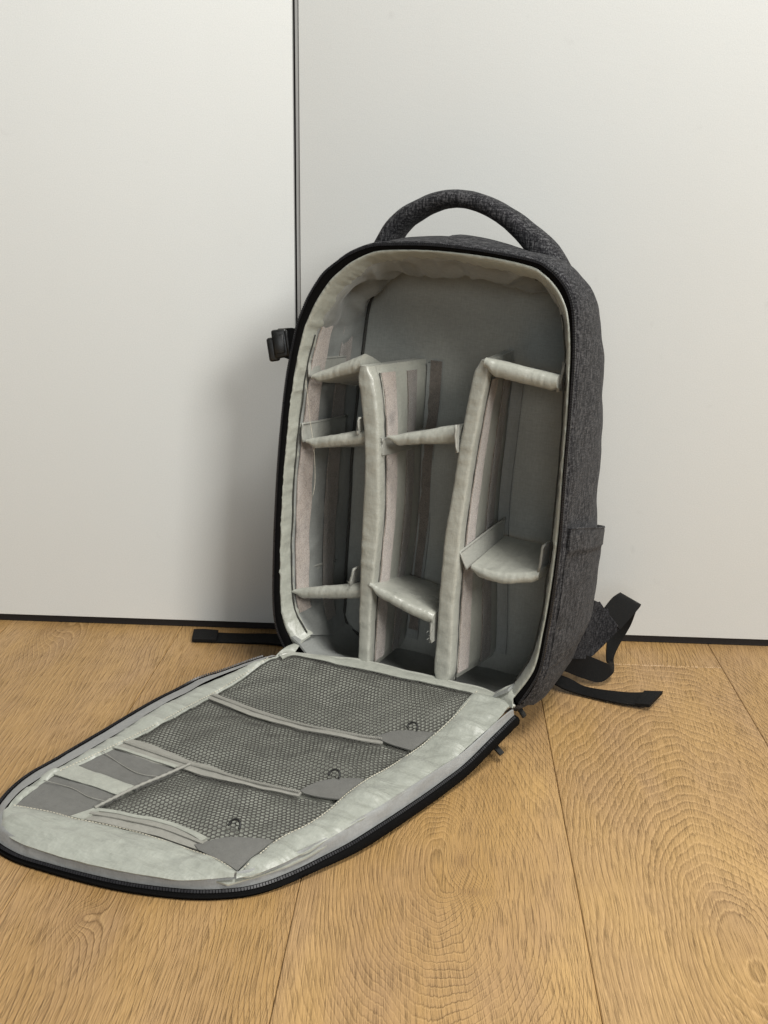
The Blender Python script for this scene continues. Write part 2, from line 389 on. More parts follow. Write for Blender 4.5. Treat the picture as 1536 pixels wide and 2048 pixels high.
# ------------------------------------------------------------------ setting: wardrobe with two sliding doors
WY = 1.094
fv, ff = box_vf(-1.8, 1.8, 1.30, 1.40, 0.0005, 2.5)
tag(mesh('wall', fv, ff, M_dark, None, smooth=False), kind='structure')
def door(x0, x1, label, profile_x):
    root = bpy.data.objects.new('sliding_door', None); COL.objects.link(root); root.location = ((x0+x1)/2, WY, 0.009)
    tag(root, label, 'door', 'white sliding doors behind the backpack')
    off = Matrix.Translation(-root.location)
    bevel_box('door_panel', x0, x1, WY, WY+0.022, 0.009, 2.30, 0.0007, M_door, root, 2, off)
    p0, p1 = profile_x
    bevel_box('edge_profile', p0, p1, WY+0.0020, WY+0.021, 0.012, 2.298, 0.0003, M_alu, root, 1, off)
    return root
door(-1.75, -0.1523, 'white satin sliding door, left of the dark vertical gap', (-0.1523, -0.1518))
door(-0.1462, 1.75, 'white satin sliding door behind the backpack, right of the dark gap', (-0.1500, -0.1462))

pl = bevel_box('plinth_shade_strip', -1.75, 1.75, WY+0.0035, WY+0.020, 0.0004, 0.0086, 0.0004, M_dark, None, 1)  # near-black strip: the shade of the door gap put into its colour
tag(pl, 'thin dark plinth strip standing in for the shaded gap under the white sliding doors, along the floor', 'plinth')

# ------------------------------------------------------------------ the backpack
psi = -0.44029
O = Vector((-0.0378, 0.90174, 0.00787))
U = Vector((0.902, -0.427, -0.057)).normalized()
Vv = Vector((0.065, 0.006, 0.998)); Vv = (Vv - U*Vv.dot(U)).normalized()
Ww = Vv.cross(U)
BM = Matrix.Identity(4)
for i in range(3):
    BM[i][0] = U[i]; BM[i][1] = Ww[i]; BM[i][2] = Vv[i]; BM[i][3] = O[i]
BI = BM.inverted()
bag = bpy.data.objects.new('backpack', None); COL.objects.link(bag); bag.matrix_world = BM
tag(bag, 'open charcoal heather camera backpack with grey padded dividers standing on the wood floor', 'backpack')
FA = Vector((math.cos(psi), math.sin(psi), 0)); FB = Vector((math.sin(psi), -math.cos(psi), 0)); FO = Vector((O.x, O.y, 0))
def B(u, v, w): return Vector((u, w, v))                 # bag coordinates: right, up, back
def WL(x, y, z): return BI @ Vector((x, y, z))            # room coordinates -> bag coordinates
def FL(a, b, c): return BI @ (FO + FA*a + FB*b + Vector((0, 0, c)))   # flap coordinates: right, out, up
def vfloor(u, w): return -0.0078 + 0.0571*u + 0.033*w

# --- outer shell -----------------------------------------------------------
OUT = [(0.124, 0.044), (0.136, 0.074), (0.139, 0.111), (0.140, 0.146), (0.140, 0.18), (0.139, 0.209), (0.1365, 0.252), (0.1345, 0.295), (0.1325, 0.332),
       (0.130, 0.356), (0.126, 0.379), (0.120, 0.393), (0.112, 0.402), (0.102, 0.409), (0.090, 0.4135), (0.06, 0.4165), (0.031, 0.418), (-0.004, 0.418),
       (-0.037, 0.4155), (-0.058, 0.4125), (-0.078, 0.4045), (-0.092, 0.395), (-0.103, 0.386), (-0.111, 0.375), (-0.118, 0.363), (-0.123, 0.351), (-0.128, 0.336),
       (-0.134, 0.302), (-0.137, 0.275), (-0.139, 0.238), (-0.140, 0.201), (-0.140, 0.15), (-0.139, 0.11), (-0.137, 0.071), (-0.132, 0.045), (-0.123, 0.028),
       (-0.106, 0.020), (-0.06, 0.017), (0.0, 0.019), (0.06, 0.024), (0.105, 0.032)]
NO = 320
out0 = catmull([(p[0], p[1], 0) for p in OUT], NO, closed=True)
def depth(v): return 0.162 - 0.135*v
prof = [(0.0, 1.0, 0), (0.015, 1.006, 0.0), (0.06, 1.014, 0.35), (0.14, 1.020, 0.7), (0.26, 1.022, 0.92), (0.42, 1.018, 1.0), (0.58, 1.008, 1.0), (0.72, 0.99, 1.0), (0.82, 0.968, 0.97),
        (0.90, 0.935, 0.85), (0.96, 0.89, 0.65), (1.0, 0.82, 0.40), (1.01, 0.6, 0.0), (1.0, 0.3, 0.0)]
loops = []
for t, sc, dr in prof:
    L = []
    for p in out0:
        u, v = p.x, p.y
        taper = 1.0 - 0.05*t*sm((v-0.25)/0.17)*sm((u+0.02)/0.10)   # the right flank narrows a little towards the top
        if u < 0: sc = min(1.0, max(sc, 0.985)) if t < 0.97 else sc
        uu = u*sc*taper; vv = 0.205 + (v-0.205)*(1+(sc-1)*0.75) - 0.005*t*sm((v-0.33)/0.09) + 0.011*math.sin(math.pi*min(1, t*0.62+0.02))*sm((v-0.37)/0.04)*math.exp(-((u+0.015)/0.075)**2)
        w = t*depth(v)
        bot = sm((0.10-v)/0.085)
        if dr > 0:
            tgt = vfloor(uu, w) + 0.0012 + 0.032*max(0, abs(u)-0.085)/0.05*0.9
            vv = vv*(1-bot*dr) + min(vv, tgt)*bot*dr
        q = B(uu, vv, w)
        wr = (nz(q, 26, 3)*0.0022 + nz(q, 70, 5)*0.0007)*sm(t/0.15)
        q.x += wr*(1 if u > 0 else -1); q.z += wr*0.5*(1-bot)
        L.append(q)
    loops.append(L)
loft('shell', loops, M_heather, bag, True, False, True)

# --- zip tape round the opening -------------------------------------------
# outer edge = OUT from bottom right, over the top, to bottom left; the inner edge was measured on its own
ZO = [(0.122, 0.040), (0.136, 0.074), (0.139, 0.111), (0.140, 0.146), (0.140, 0.18), (0.139, 0.209), (0.1365, 0.252), (0.1345, 0.295), (0.1325, 0.332), (0.130, 0.356), (0.126, 0.379),
      (0.120, 0.393), (0.112, 0.402), (0.102, 0.409), (0.090, 0.4135), (0.06, 0.4165), (0.031, 0.418), (-0.004, 0.418), (-0.037, 0.4155), (-0.058, 0.4125), (-0.078, 0.4045), (-0.092, 0.395),
      (-0.103, 0.386), (-0.111, 0.375), (-0.118, 0.363), (-0.123, 0.351), (-0.128, 0.336), (-0.134, 0.302), (-0.137, 0.275), (-0.139, 0.238), (-0.140, 0.201), (-0.140, 0.15), (-0.139, 0.11),
      (-0.137, 0.071), (-0.132, 0.045), (-0.121, 0.026)]
ZI = [(0.114, 0.046), (0.129, 0.076), (0.133, 0.112), (0.135, 0.147), (0.1355, 0.18), (0.135, 0.209), (0.1325, 0.252), (0.1305, 0.294), (0.1275, 0.330), (0.125, 0.353), (0.120, 0.374),
      (0.113, 0.387), (0.105, 0.396), (0.096, 0.4025), (0.086, 0.4070), (0.06, 0.4105), (0.031, 0.4118), (-0.004, 0.4115), (-0.036, 0.4090), (-0.055, 0.4055), (-0.073, 0.3965), (-0.085, 0.387),
      (-0.094, 0.378), (-0.102, 0.367), (-0.109, 0.355), (-0.114, 0.344), (-0.119, 0.330), (-0.125, 0.298), (-0.1275, 0.272), (-0.130, 0.237), (-0.1315, 0.200), (-0.1315, 0.151), (-0.130, 0.113),
      (-0.127, 0.075), (-0.121, 0.052), (-0.108, 0.034)]
PER = 24
ZI = [(a+(c-a)*0.76, b+(d-b)*0.76) for (a, b), (c, d) in zip(ZO, ZI)]
zo = catmull_u([(a, b, 0) for a, b in ZO], PER); zi = catmull_u([(a, b, 0) for a, b in ZI], PER)
NZ = len(zo); loops = []
for f, w in ((0.97, 0.004), (0.99, 0.0005), (0.96, -0.0020), (0.75, -0.0027), (0.45, -0.0022), (0.15, -0.0016), (-0.05, -0.0004), (-0.02, 0.003)):
    loops.append([B(zi[i].x+(zo[i].x-zi[i].x)*f, zi[i].y+(zo[i].y-zi[i].y)*f, w) for i in range(NZ)])
zipt = loft('zipper_tape', loops, M_black, bag, False)
def teeth(name, path, nrmf, parent, pitch=0.0021, s=(0.0008, 0.0020, 0.0010)):
    """little blocks along a path, joined: one part"""
    V = []; F = []
    for i in range(1, len(path)-1):
        t = (path[i+1]-path[i-1]).normalized(); n = nrmf(i); b = t.cross(n).normalized(); n = b.cross(t)
        o = len(V)
        for sz in (-1, 1):
            for sy in (-1, 1):
                for sx in (-1, 1): V.append(path[i] + t*sx*s[0] + b*sy*s[1]*0.5 + n*(s[2] if sz > 0 else -s[2]))
        F += [tuple(o+k for k in f) for f in ((0, 2, 3, 1), (4, 5, 7, 6), (0, 1, 5, 4), (2, 6, 7, 3), (0, 4, 6, 2), (1, 3, 7, 5))]
    return mesh(name, V, F, M_tooth, parent, smooth=False)
tp = catmull([B(zi[i].x+(zo[i].x-zi[i].x)*0.86, zi[i].y+(zo[i].y-zi[i].y)*0.86, -0.0022) for i in range(0, NZ, 6)], 470)
tag(teeth('zipper_teeth', tp, lambda i: Vector((0, -1, 0)), zipt), kind='stuff')
# narrow welt between zip and side fabric
wel = [B(p.x*1.004, 0.2+(p.y-0.2)*1.004, 0.0028) for p in zo[:NZ*6//10]]
tube('welt', wel[::4], 0.0011, M_heather, bag, 6, Vector((0, 1, 0)))

# --- lining: gathered band, then the inner walls ---------------------------
BI2 = [(0.106, 0.052), (0.120, 0.082), (0.1255, 0.114), (0.1265, 0.150), (0.1265, 0.18), (0.1255, 0.209), (0.1245, 0.25), (0.1225, 0.29), (0.119, 0.325), (0.1165, 0.348), (0.113, 0.366),
       (0.107, 0.378), (0.100, 0.386), (0.092, 0.392), (0.083, 0.396), (0.06, 0.3995), (0.031, 0.4025), (-0.004, 0.4035), (-0.034, 0.401), (-0.052, 0.397), (-0.068, 0.388), (-0.080, 0.378),
       (-0.089, 0.369), (-0.097, 0.358), (-0.104, 0.346), (-0.110, 0.335), (-0.1155, 0.322), (-0.121, 0.295), (-0.1235, 0.270), (-0.126, 0.236), (-0.1275, 0.200), (-0.127, 0.152), (-0.125, 0.115),
       (-0.121, 0.079), (-0.113, 0.060), (-0.098, 0.044)]
BK = [(0.104, 0.022), (0.112, 0.05), (0.115, 0.10), (0.116, 0.150), (0.117, 0.18), (0.117, 0.209), (0.117, 0.25), (0.116, 0.29), (0.112, 0.325), (0.108, 0.346), (0.103, 0.362),
      (0.097, 0.373), (0.090, 0.380), (0.082, 0.385), (0.074, 0.388), (0.055, 0.3915), (0.030, 0.3955), (-0.004, 0.3985), (-0.036, 0.3985), (-0.058, 0.3970), (-0.076, 0.3935), (-0.088, 0.388),
      (-0.096, 0.381), (-0.103, 0.373), (-0.108, 0.365), (-0.1115, 0.354), (-0.1135, 0.338), (-0.1145, 0.31), (-0.1165, 0.28), (-0.118, 0.239), (-0.118, 0.200), (-0.117, 0.156), (-0.116, 0.115),
      (-0.115, 0.07), (-0.113, 0.04), (-0.106, 0.012)]
BI2 = [(a+(c-a)*0.74, b+(d-b)*0.74) for (a, b), (c, d) in zip(ZI, BI2)]
bi = catmull_u([(a, b, 0) for a, b in BI2], PER); bk = catmull_u([(a, b, 0) for a, b in BK], PER)
DB = 0.100
arc = [0.0]
for i in range(1, NZ): arc.append(arc[-1]+(bi[i]-bi[i-1]).length)
loops = []
for k, (f, w) in enumerate(((0.0, 0.0005), (0.04, -0.0012), (0.2, -0.0015), (0.4, 0.0005), (0.6, 0.0035), (0.8, 0.0075), (1.0, 0.0115), (1.03, 0.0135))):
    L = []
    for i in range(NZ):
        s = arc[i]*1000
        amp = sm(f/0.3)
        g1 = noise.noise(Vector((s*0.15+f*0.9, f*0.6, 1.0))); g2 = noise.noise(Vector((s*0.33+f*1.6, f*0.8, 9.0)))
        wr = (g1*0.0020 + g2*0.0008 + noise.noise(Vector((s*0.07, f*0.7, 5.0)))*0.0022)*amp
        dx, dy = bi[i].x-zi[i].x, bi[i].y-zi[i].y
        ln = math.hypot(dx, dy)+1e-6
        L.append(B(zi[i].x+dx*f+dx/ln*wr*0.8, zi[i].y+dy*f+dy/ln*wr*0.8, w+wr*0.9))
    loops.append(L)
band = loft('lining_band', loops, M_satin, bag, False)
loops = []
NW = 26
for k in range(NW+1):
    f = k/NW; L = []
    for i in range(NZ):
        x = bi[i].x+(bk[i].x-bi[i].x)*f; y = bi[i].y+(bk[i].y-bi[i].y)*f; w = 0.0125+(DB-0.0125)*f
        # loose lining: folds at the top corners, soft puckers elsewhere
        cx, cy = x, y-0.2; ln = math.hypot(cx, cy)+1e-6
        topf = sm((y-0.30)/0.07)
        env = math.sin(math.pi*min(1, f*1.02))**0.6 if f < 1 else 0
        q = Vector((x, w, y))
        a = env*(0.0026*nz(q, 34, 2) + 0.0010*nz(q, 90, 6) + topf*(0.0290*(0.28-abs(nz((x*1.0, w*0.7, y*1.0), 30, 8))) + 0.0060*nz((x, w*0.6, y), 62, 4)))
        a += 0.0035*topf*env
        L.append(B(x-cx/ln*a, y-cy/ln*a, w))
    loops.append(L)
loops.insert(0, [B(zi[i].x+(bi[i].x-zi[i].x)*0.45, zi[i].y+(bi[i].y-zi[i].y)*0.45, 0.0105) for i in range(NZ)])
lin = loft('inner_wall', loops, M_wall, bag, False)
for rng in (range(6, int(NZ*0.30), 3), range(int(NZ*0.735), NZ-6, 3)):
    tube('band_seam', [B(bi[i].x*0.992+0.0014*noise.noise(Vector((i*0.06, 0, 3))), bi[i].y+0.0008*noise.noise(Vector((i*0.09, 5, 3))), 0.0100) for i in rng], 0.0007, M_seam, band, 5, Vector((0, 1, 0)))
# back panel and bottom panel of the compartment
def fill_panel(name, loop, mat, parent, wf, inset=1.0, rings=9):
    c = Vector((0, DB, 0.2)); L = []
    for r in range(rings+1):
        s = 1 - r/rings*0.985
        l = []
        for p in loop:
            q = Vector((p.x*s*inset, DB, 0.2+(p.y-0.2)*s*inset)); q.y = DB+wf(q)
            l.append(q)
        L.append(l)
    return loft(name, L, mat, parent, True, False, True)
bkl = catmull([(p.x, p.y, 0) for p in bk[::16]] + [(-0.05, 0.006, 0), (0.0, 0.009, 0), (0.05, 0.013, 0)], 160, closed=True)
M_back = mat_satin('back_panel_fabric', (0.300, 0.308, 0.285), 0.62, 0.10, 0.25, 0.2, 0.3, 0.2)
fill_panel('back_panel', bkl, M_back, bag, lambda q: -0.004*sm(1-abs(q.x)/0.11)*sm(1-abs(q.z-0.2)/0.2) - 0.0022*nz(q, 17, 6) - 0.002, 1.012)
# piping seam where the walls meet the back panel
tube('seam_piping', [B(p.x*0.985, 0.2+(p.y-0.2)*0.988, DB-0.004+0.0015*nz((p.x, 0, p.y), 40)) for p in bkl[:-26:2]], 0.0016, M_seam, lin, 6, Vector((0, 1, 0)))
# bottom panel
g = []
for i in range(24):
    u = -0.112+0.222*i/23
    row = []
    for j in range(12):
        w = -0.004+0.106*j/11
        v0 = 0.030 if w < 0.01 else 0.030-0.014*sm((w-0.01)/0.05)
        v = v0+0.05*(u+0.0)+0.0  # follows the tilt of the base
        v += 0.018*sm((abs(u)-0.085)/0.03)
        row.append(B(u, v+0.0012*nz((u, w, 0), 45, 3), w))
    g.append(row)
sheet('bottom_panel', g, M_wall, bag, 0.002, Vector((0, 0, 1)))

# --- velcro strips on the left wall and the back panel ---------------------
def wall_pt(v, f, lift=0.0012):
    """point of the left inner wall at height v, depth fraction f"""
    best = None
    for i in range(NZ//2, NZ):
        y = bi[i].y+(bk[i].y-bi[i].y)*f
        if best is None or abs(y-v) < best[0]: best = (abs(y-v), i)
    i = best[1]
    x = bi[i].x+(bk[i].x-bi[i].x)*f
    return B(x+lift, v, 0.0125+(DB-0.0125)*f)
def wall_strip(name, v0, v1, f0, f1, mat, n=40, lift=0.0022, wob=0.0012):
    g = []
    for i in range(n):
        v = v0+(v1-v0)*i/(n-1); o = 0.012*noise.noise(Vector((v*22, f0*9, 0)))
        g.append([wall_pt(v, f0+(f1-f0)*j/4+o, lift+wob*noise.noise(Vector((v*40, j*0.4, 2)))) for j in range(5)])
    return sheet(name, g, mat, bag, 0.0012, Vector((1, 0, 0)))
M_velcro_d = mat_velcro('velcro_loop_dark', (0.105, 0.092, 0.075), (0.20, 0.17, 0.145))  # darker velcro tone for the strips further back
tag(wall_strip('velcro_strip', 0.336, 0.060, 0.03, 0.26, M_velcro), 'pink beige velcro strip on the left inner wall near the opening')
tag(wall_strip('velcro_strip', 0.334, 0.040, 0.52, 0.72, M_velcro_d), 'dark velcro strip deep on the left inner wall')
g = [[B(-0.0375+0.0115*j/3+0.001*math.sin(i*0.7), 0.31-0.27*i/20, DB-0.0075) for j in range(4)] for i in range(21)]
tag(sheet('velcro_strip', g, M_velcro_d, bag, 0.001, Vector((0, -1, 0))), 'darker velcro strip on the back panel beside the middle divider')

# --- long upright dividers -------------------------------------------------
ND = 130
def long_divider(cl, back, v_top_drop, label):
    """cl: [(v, u_front_centre, half)], back: u of centre at w=.097 as function of v"""
    pts = catmull([(v, u, h) for v, u, h in cl], ND)
    n = ND; loops = []
    for k, p in enumerate(pts):
        v, u, h = p.x, p.y, p.z
        ub = back(v); L = []
        e = sm(min(k, ND-1-k)/5.0)
        # closed section in (u, w): rounded padded front edge, then a flatter board
        sec = []
        for a in range(13):
            th = math.pi*(a/12.0)
            cc, ss = math.cos(th), math.sin(th); sec.append((-math.copysign(abs(cc)**0.45, cc), 0.0125-abs(ss)**0.42*0.0075))
        right = [(1.02, 0.015), (0.96, 0.0168), (0.80, 0.0172), (0.84, 0.020), (0.86, 0.035), (0.86, 0.06), (0.85, 0.085), (0.80, 0.0955)]
        left = [(-x, w) for x, w in right][::-1]
        for x, w in sec + right + left:
            s = (w-0.004)/0.093
            cu = u+(ub-u)*max(0, s)
            hh = h*(0.55+0.45*e)
            q = B(cu+x*hh, v, w)
            q.x += 0.0003*nz(q, 120, 7)+0.0008*nz(q, 22, 2); q.y += 0.0004*nz(q, 130, 9)-0.0008*max(0, nz((q.x*0.2, 0, q.z), 120, 3))
            L.append(q)
        if v_top_drop: 
            for q in L: q.z += v_top_drop*max(0, (q.y-0.004)/0.093)*sm((v-0.27)/0.04)
        loops.append(L)
    d = loft('divider', loops, M_pad, bag, True, True, True, sharp=70)
    d['label'] = label
    def side(v, w, lift=0.0):
        i = min(range(ND), key=lambda k: abs(pts[k].x-v)); u, h = pts[i].y, pts[i].z
        return B(u+(back(v)-u)*max(0, (w-0.004)/0.093)+h*0.86+lift, v, w)
    return d, side
D1, side1 = long_divider([(0.309, -0.0605, 0.0078), (0.30, -0.0595, 0.0080), (0.272, -0.052, 0.0085), (0.23, -0.0455, 0.0078), (0.18, -0.042, 0.0088), (0.14, -0.042, 0.0084), (0.095, -0.0405, 0.0068), (0.033, -0.038, 0.0062), (0.022, -0.0375, 0.006)],
                         lambda v: -0.0455+0.004*sm((0.31-v)/0.2) - 0.002, 0.001, 'padded grey divider standing nearer the left wall')
D2, side2 = long_divider([(0.329, 0.0535, 0.0068), (0.318, 0.0515, 0.0070), (0.273, 0.0462, 0.0070), (0.22, 0.0425, 0.0070), (0.17, 0.0398, 0.0078), (0.13, 0.0400, 0.0080), (0.09, 0.0412, 0.0080), (0.044, 0.0425, 0.0086), (0.034, 0.0425, 0.0084)],
                         lambda v: 0.0385 if v > 0.2 else 0.0385+0.0135*sm((0.2-v)/0.17), 0.0, 'padded grey divider standing nearer the right wall')
def side_strip(side, parent, v0, v1, w0, w1, mat, lift=0.0012, n=44):
    g = []
    for i in range(n):
        v = v0+(v1-v0)*i/(n-1); o = 0.0010*noise.noise(Vector((v*30, w0*90, 1)))
        g.append([side(v, w0+(w1-w0)*j/4+o, lift+0.0007*noise.noise(Vector((v*45, j*0.5, w0*50)))) for j in range(5)])
    return sheet('velcro_strip', g, mat, parent, 0.0011, Vector((1, 0, 0)))
for sd, D, v0, v1 in ((side1, D1, 0.303, 0.026), (side2, D2, 0.316, 0.036)):
    tube('seam_line', [sd(v0+(v1-v0)*k/50, 0.0182+0.0006*math.sin(k*0.9), 0.0004) for k in range(51)], 0.00065, M_seam, D, 5, Vector((0, 1, 0)))
side_strip(side1, D1, 0.303, 0.030, 0.0205, 0.0400, M_velcro)
side_strip(side1, D1, 0.302, 0.026, 0.060, 0.075, M_velcro_d)
side_strip(side2, D2, 0.312, 0.042, 0.0205, 0.0390, M_velcro)
side_strip(side2, D2, 0.310, 0.040, 0.063, 0.080, M_velcro_d)
# stitched end tabs at the back of the dividers
def side_tab(side, parent, v0, v1, du, lift=0.001):
    g = []
    for i in range(30):
        v = v0+(v1-v0)*i/29
        p = side(v, 0.092, lift)
        g.append([p + Vector((du*j/3, 0.0018*math.sin(j/3*2.2), 0.0)) + Vector((0, -0.0012*nz(p, 60), 0)) for j in range(4)])
    return sheet('end_tab', g, M_wall, parent, 0.0012, Vector((0, -1, 0)))
side_tab(side1, D1, 0.307, 0.03, 0.012); side_tab(side2, D2, 0.312, 0.04, 0.010)

# --- short padded shelves ---------------------------------------------------
def shelf(ul, ur, vfl, vfr, vbl, vbr, hl, hr, label, wf=0.009, wb=0.085, bow=0.0, sag=0.0, pinch=(0.35, 0.9), n=70):
    """padded shelf from left (l) to right (r): front/back top heights, half thickness"""
    loops = []; m = 12
    for k in range(n):
        s = k/(n-1); L = []
        u = ul+(ur-ul)*s
        e0 = pinch[0]+(1-pinch[0])*sm(s/0.16); e1 = pinch[1]+(1-pinch[1])*sm((1-s)/0.10); e = min(e0, e1)
        h = (hl+(hr-hl)*s)*e
        vf = vfl+(vfr-vfl)*s - sag*math.sin(math.pi*s); vb = vbl+(vbr-vbl)*s
        fr = wf - bow*math.sin(math.pi*s)
        hb = max(0.0022, h*0.55)
        sec = []
        for a in range(m+1):
            th = -math.pi/2+math.pi*a/m
            sec.append((fr+h*(1-math.cos(th)), vf-h+h*math.sin(th), 0))
        for f in (0.2, 0.45, 0.7, 0.9, 1.0):
            sec.append((fr+h+(wb-fr-h)*f, vf+(vb-vf)*f - h*0.10*math.sin(math.pi*f), 1))
        for f in (1.0, 0.9, 0.7, 0.45, 0.2):
            sec.append((fr+h+(wb-fr-h)*f, vf+(vb-vf)*f-2*(h+(hb-h)*f), 1))
        for w, v, fl in sec:
            q = B(u, v, w)
            q.z += 0.0006*nz(q, 50, 4)+0.0009*max(0, nz((q.x, q.y*0.3, q.z*0.2), 190, 2)); q.y += 0.0005*nz(q, 75, 8)+0.0008*max(0, nz((q.x, q.y*0.2, 0), 210, 6))
            L.append(q)
        loops.append(L)
    o = loft('shelf', loops, M_pad, bag, True, True, True, sharp=75)
    o['label'] = label
    return o
def tab(parent, c00, c10, c11, c01, frayed=False, mat=None, nu=8, nv=6):
    """thin stitched flap: four corners (u, v, w)"""
    c = [B(*x) for x in (c00, c10, c11, c01)]; g = []
    for i in range(nu):
        s = i/(nu-1); row = []
        for j in range(nv):
            t = j/(nv-1)
            p = (c[0].lerp(c[1], s)).lerp(c[3].lerp(c[2], s), t)
            n = (c[1]-c[0]).cross(c[3]-c[0]).normalized()
            p = p + n*(0.0016*nz(p, 60, 3)+0.0007*nz(p, 150, 5))
            row.append(p)
        g.append(row)
    o = sheet('tab', g, mat or M_tab, parent, 0.0014)
    # rolled hem along the outer edge and front end
    path = [g[i][nv-1] for i in range(nu)]
    e = [g[0][j] for j in range(nv)]
    hem = tube('tab_hem', e + path[1:], 0.00115, M_pad, None, 6); 
    # join hem into the tab mesh
    bm = bmesh.new(); bm.from_mesh(o.data); bm.from_mesh(hem.data); 
    if frayed:
        for k in range(16):
            j = random.random(); b0 = (c[0].lerp(c[3], j))
            d = Vector((random.uniform(-1, 1), random.uniform(-1.2, 0.2), random.uniform(-1, 1)))*0.0030
            p1 = b0+d*0.5+Vector((random.uniform(-1, 1), 0, random.uniform(-1, 1)))*0.001; p2 = b0+d
            r = 0.00016
            vs = [bm.verts.new(p+Vector((dx*r, 0, dz*r))) for p in (b0, p1, p2) for dx, dz in ((1, 0), (-0.5, 0.87), (-0.5, -0.87))]
            for q in range(2):
                for a in range(3):
                    bm.faces.new((vs[q*3+a], vs[q*3+(a+1) % 3], vs[q*3+3+(a+1) % 3], vs[q*3+3+a]))
    bm.to_mesh(o.data); bm.free(); bpy.data.objects.remove(hem)
    return o
s1 = shelf(-0.1165, -0.066, 0.2925, 0.318, 0.279, 0.296, 0.0042, 0.0078, 'tilted top shelf in the left column, level with the divider top', pinch=(0.45, 1.0))
tab(s1, (-0.1195, 0.290, 0.012), (-0.115, 0.288, 0.065), (-0.115, 0.305, 0.068), (-0.1215, 0.306, 0.012))
s2 = shelf(-0.118, -0.056, 0.2325, 0.252, 0.218, 0.233, 0.0046, 0.0074, 'tilted second shelf from the top in the left column')
tab(s2, (-0.1215, 0.229, 0.011), (-0.115, 0.227, 0.075), (-0.115, 0.246, 0.078), (-0.123, 0.246, 0.011))
tab(s2, (-0.062, 0.247, 0.006), (-0.057, 0.243, 0.050), (-0.057, 0.262, 0.052), (-0.0610, 0.262, 0.006))
s3 = shelf(-0.1235, -0.046, 0.0830, 0.108, 0.066, 0.084, 0.0050, 0.0084, 'tilted lowest shelf in the left column')
tab(s3, (-0.1265, 0.078, 0.011), (-0.117, 0.074, 0.075), (-0.117, 0.097, 0.078), (-0.131, 0.098, 0.011))
tab(s3, (-0.060, 0.104, 0.008), (-0.056, 0.098, 0.050), (-0.055, 0.122, 0.050), (-0.0565, 0.120, 0.008), frayed=True)
s4 = shelf(-0.034, 0.036, 0.2495, 0.272, 0.246, 0.250, 0.0044, 0.0088, 'tilted upper shelf between the two upright dividers', pinch=(0.3, 1.0))
tab(s4, (-0.0385, 0.247, 0.010), (-0.0385, 0.244, 0.085), (-0.0385, 0.228, 0.085), (-0.0385, 0.232, 0.010), frayed=True)
tab(s4, (0.0335, 0.272, 0.004), (0.032, 0.262, 0.06), (0.032, 0.243, 0.06), (0.0370, 0.249, 0.004))
s5 = shelf(-0.0365, 0.030, 0.1125, 0.099, 0.099, 0.093, 0.0048, 0.0058, 'lower shelf between the two upright dividers, sagging to the right', wf=0.003, bow=0.002, pinch=(0.4, 0.95))
tab(s5, (-0.0405, 0.105, 0.007), (-0.0355, 0.100, 0.060), (-0.0355, 0.084, 0.060), (-0.0395, 0.087, 0.007))
tab(s5, (0.0285, 0.094, 0.004), (0.030, 0.095, 0.05), (0.030, 0.075, 0.05), (0.0290, 0.072, 0.004), frayed=True)
s6 = shelf(0.0545, 0.1185, 0.3320, 0.3265, 0.318, 0.316, 0.0072, 0.0070, 'topmost shelf in the right column', wf=0.0, bow=0.0, pinch=(0.62, 0.8))
tab(s6, (0.1175, 0.312, 0.010), (0.116, 0.309, 0.06), (0.116, 0.330, 0.06), (0.1195, 0.337, 0.010))
s7 = shelf(0.0585, 0.1205, 0.1510, 0.1600, 0.1600, 0.1590, 0.0048, 0.0056, 'lower shelf in the right column with raised side tabs', wf=0.009, bow=0.006, sag=0.003, pinch=(0.55, 0.8))
tab(s7, (0.0550, 0.146, 0.010), (0.0580, 0.158, 0.082), (0.0560, 0.176, 0.084), (0.0470, 0.160, 0.008))
tab(s7, (0.1195, 0.158, 0.011), (0.1165, 0.159, 0.065), (0.1175, 0.178, 0.065), (0.1215, 0.182, 0.011))
# loose thread down the left wall
th = catmull([B(-0.122, 0.287, 0.010), B(-0.117, 0.254, 0.012), B(-0.1115, 0.225, 0.014), B(-0.108, 0.194, 0.014), B(-0.1085, 0.178, 0.012)], 30)
tube('loose_thread', th, 0.00022, M_thread, bag, 5, Vector((0, 1, 0)))

# --- carry handle -----------------------------------------------------------
hp = catmull([B(-0.0745, 0.398, 0.052), B(-0.071, 0.413, 0.052), B(-0.059, 0.432, 0.052), B(-0.036, 0.4475, 0.052), B(-0.011, 0.4555, 0.052), B(0.0155, 0.4535, 0.052), B(0.0415, 0.4435, 0.052),
              B(0.0635, 0.4295, 0.052), B(0.0785, 0.4165, 0.052), B(0.0870, 0.4020, 0.052)], 48)
def hr(s): 
    e = abs(s-0.5)*2
    return (0.0150+0.002*e**3, 0.0076+(0.0075*e**3 if s > 0.5 else 0.0022*e**2))
L = tube_loops(hp, hr, 20, Vector((0, 1, 0)))
for l in L:
    for i in range(len(l)): l[i] = l[i] + Vector((0, 0.0, 0.0008*nz(l[i], 60, 3)))
# first axis of tube_loops is across (u-v plane), second along the bag's depth: swap radii
L2 = []
for i, p in enumerate(hp):
    a = hp[max(0, i-1)]; b = hp[min(len(hp)-1, i+1)]; t = (b-a).normalized()
    n = t.cross(Vector((0, 1, 0))).normalized(); rw, rt = hr(i/47)
    L2.append([p + n*(math.copysign(abs(math.cos(2*math.pi*k/24))**0.8, math.cos(2*math.pi*k/24))*rt + 0.0005*nz(p, 90, k)) + Vector((0, math.copysign(abs(math.sin(2*math.pi*k/24))**0.8, math.sin(2*math.pi*k/24))*rw, 0)) for k in range(24)])
loft('handle', L2, M_heather, bag, True, True, True)

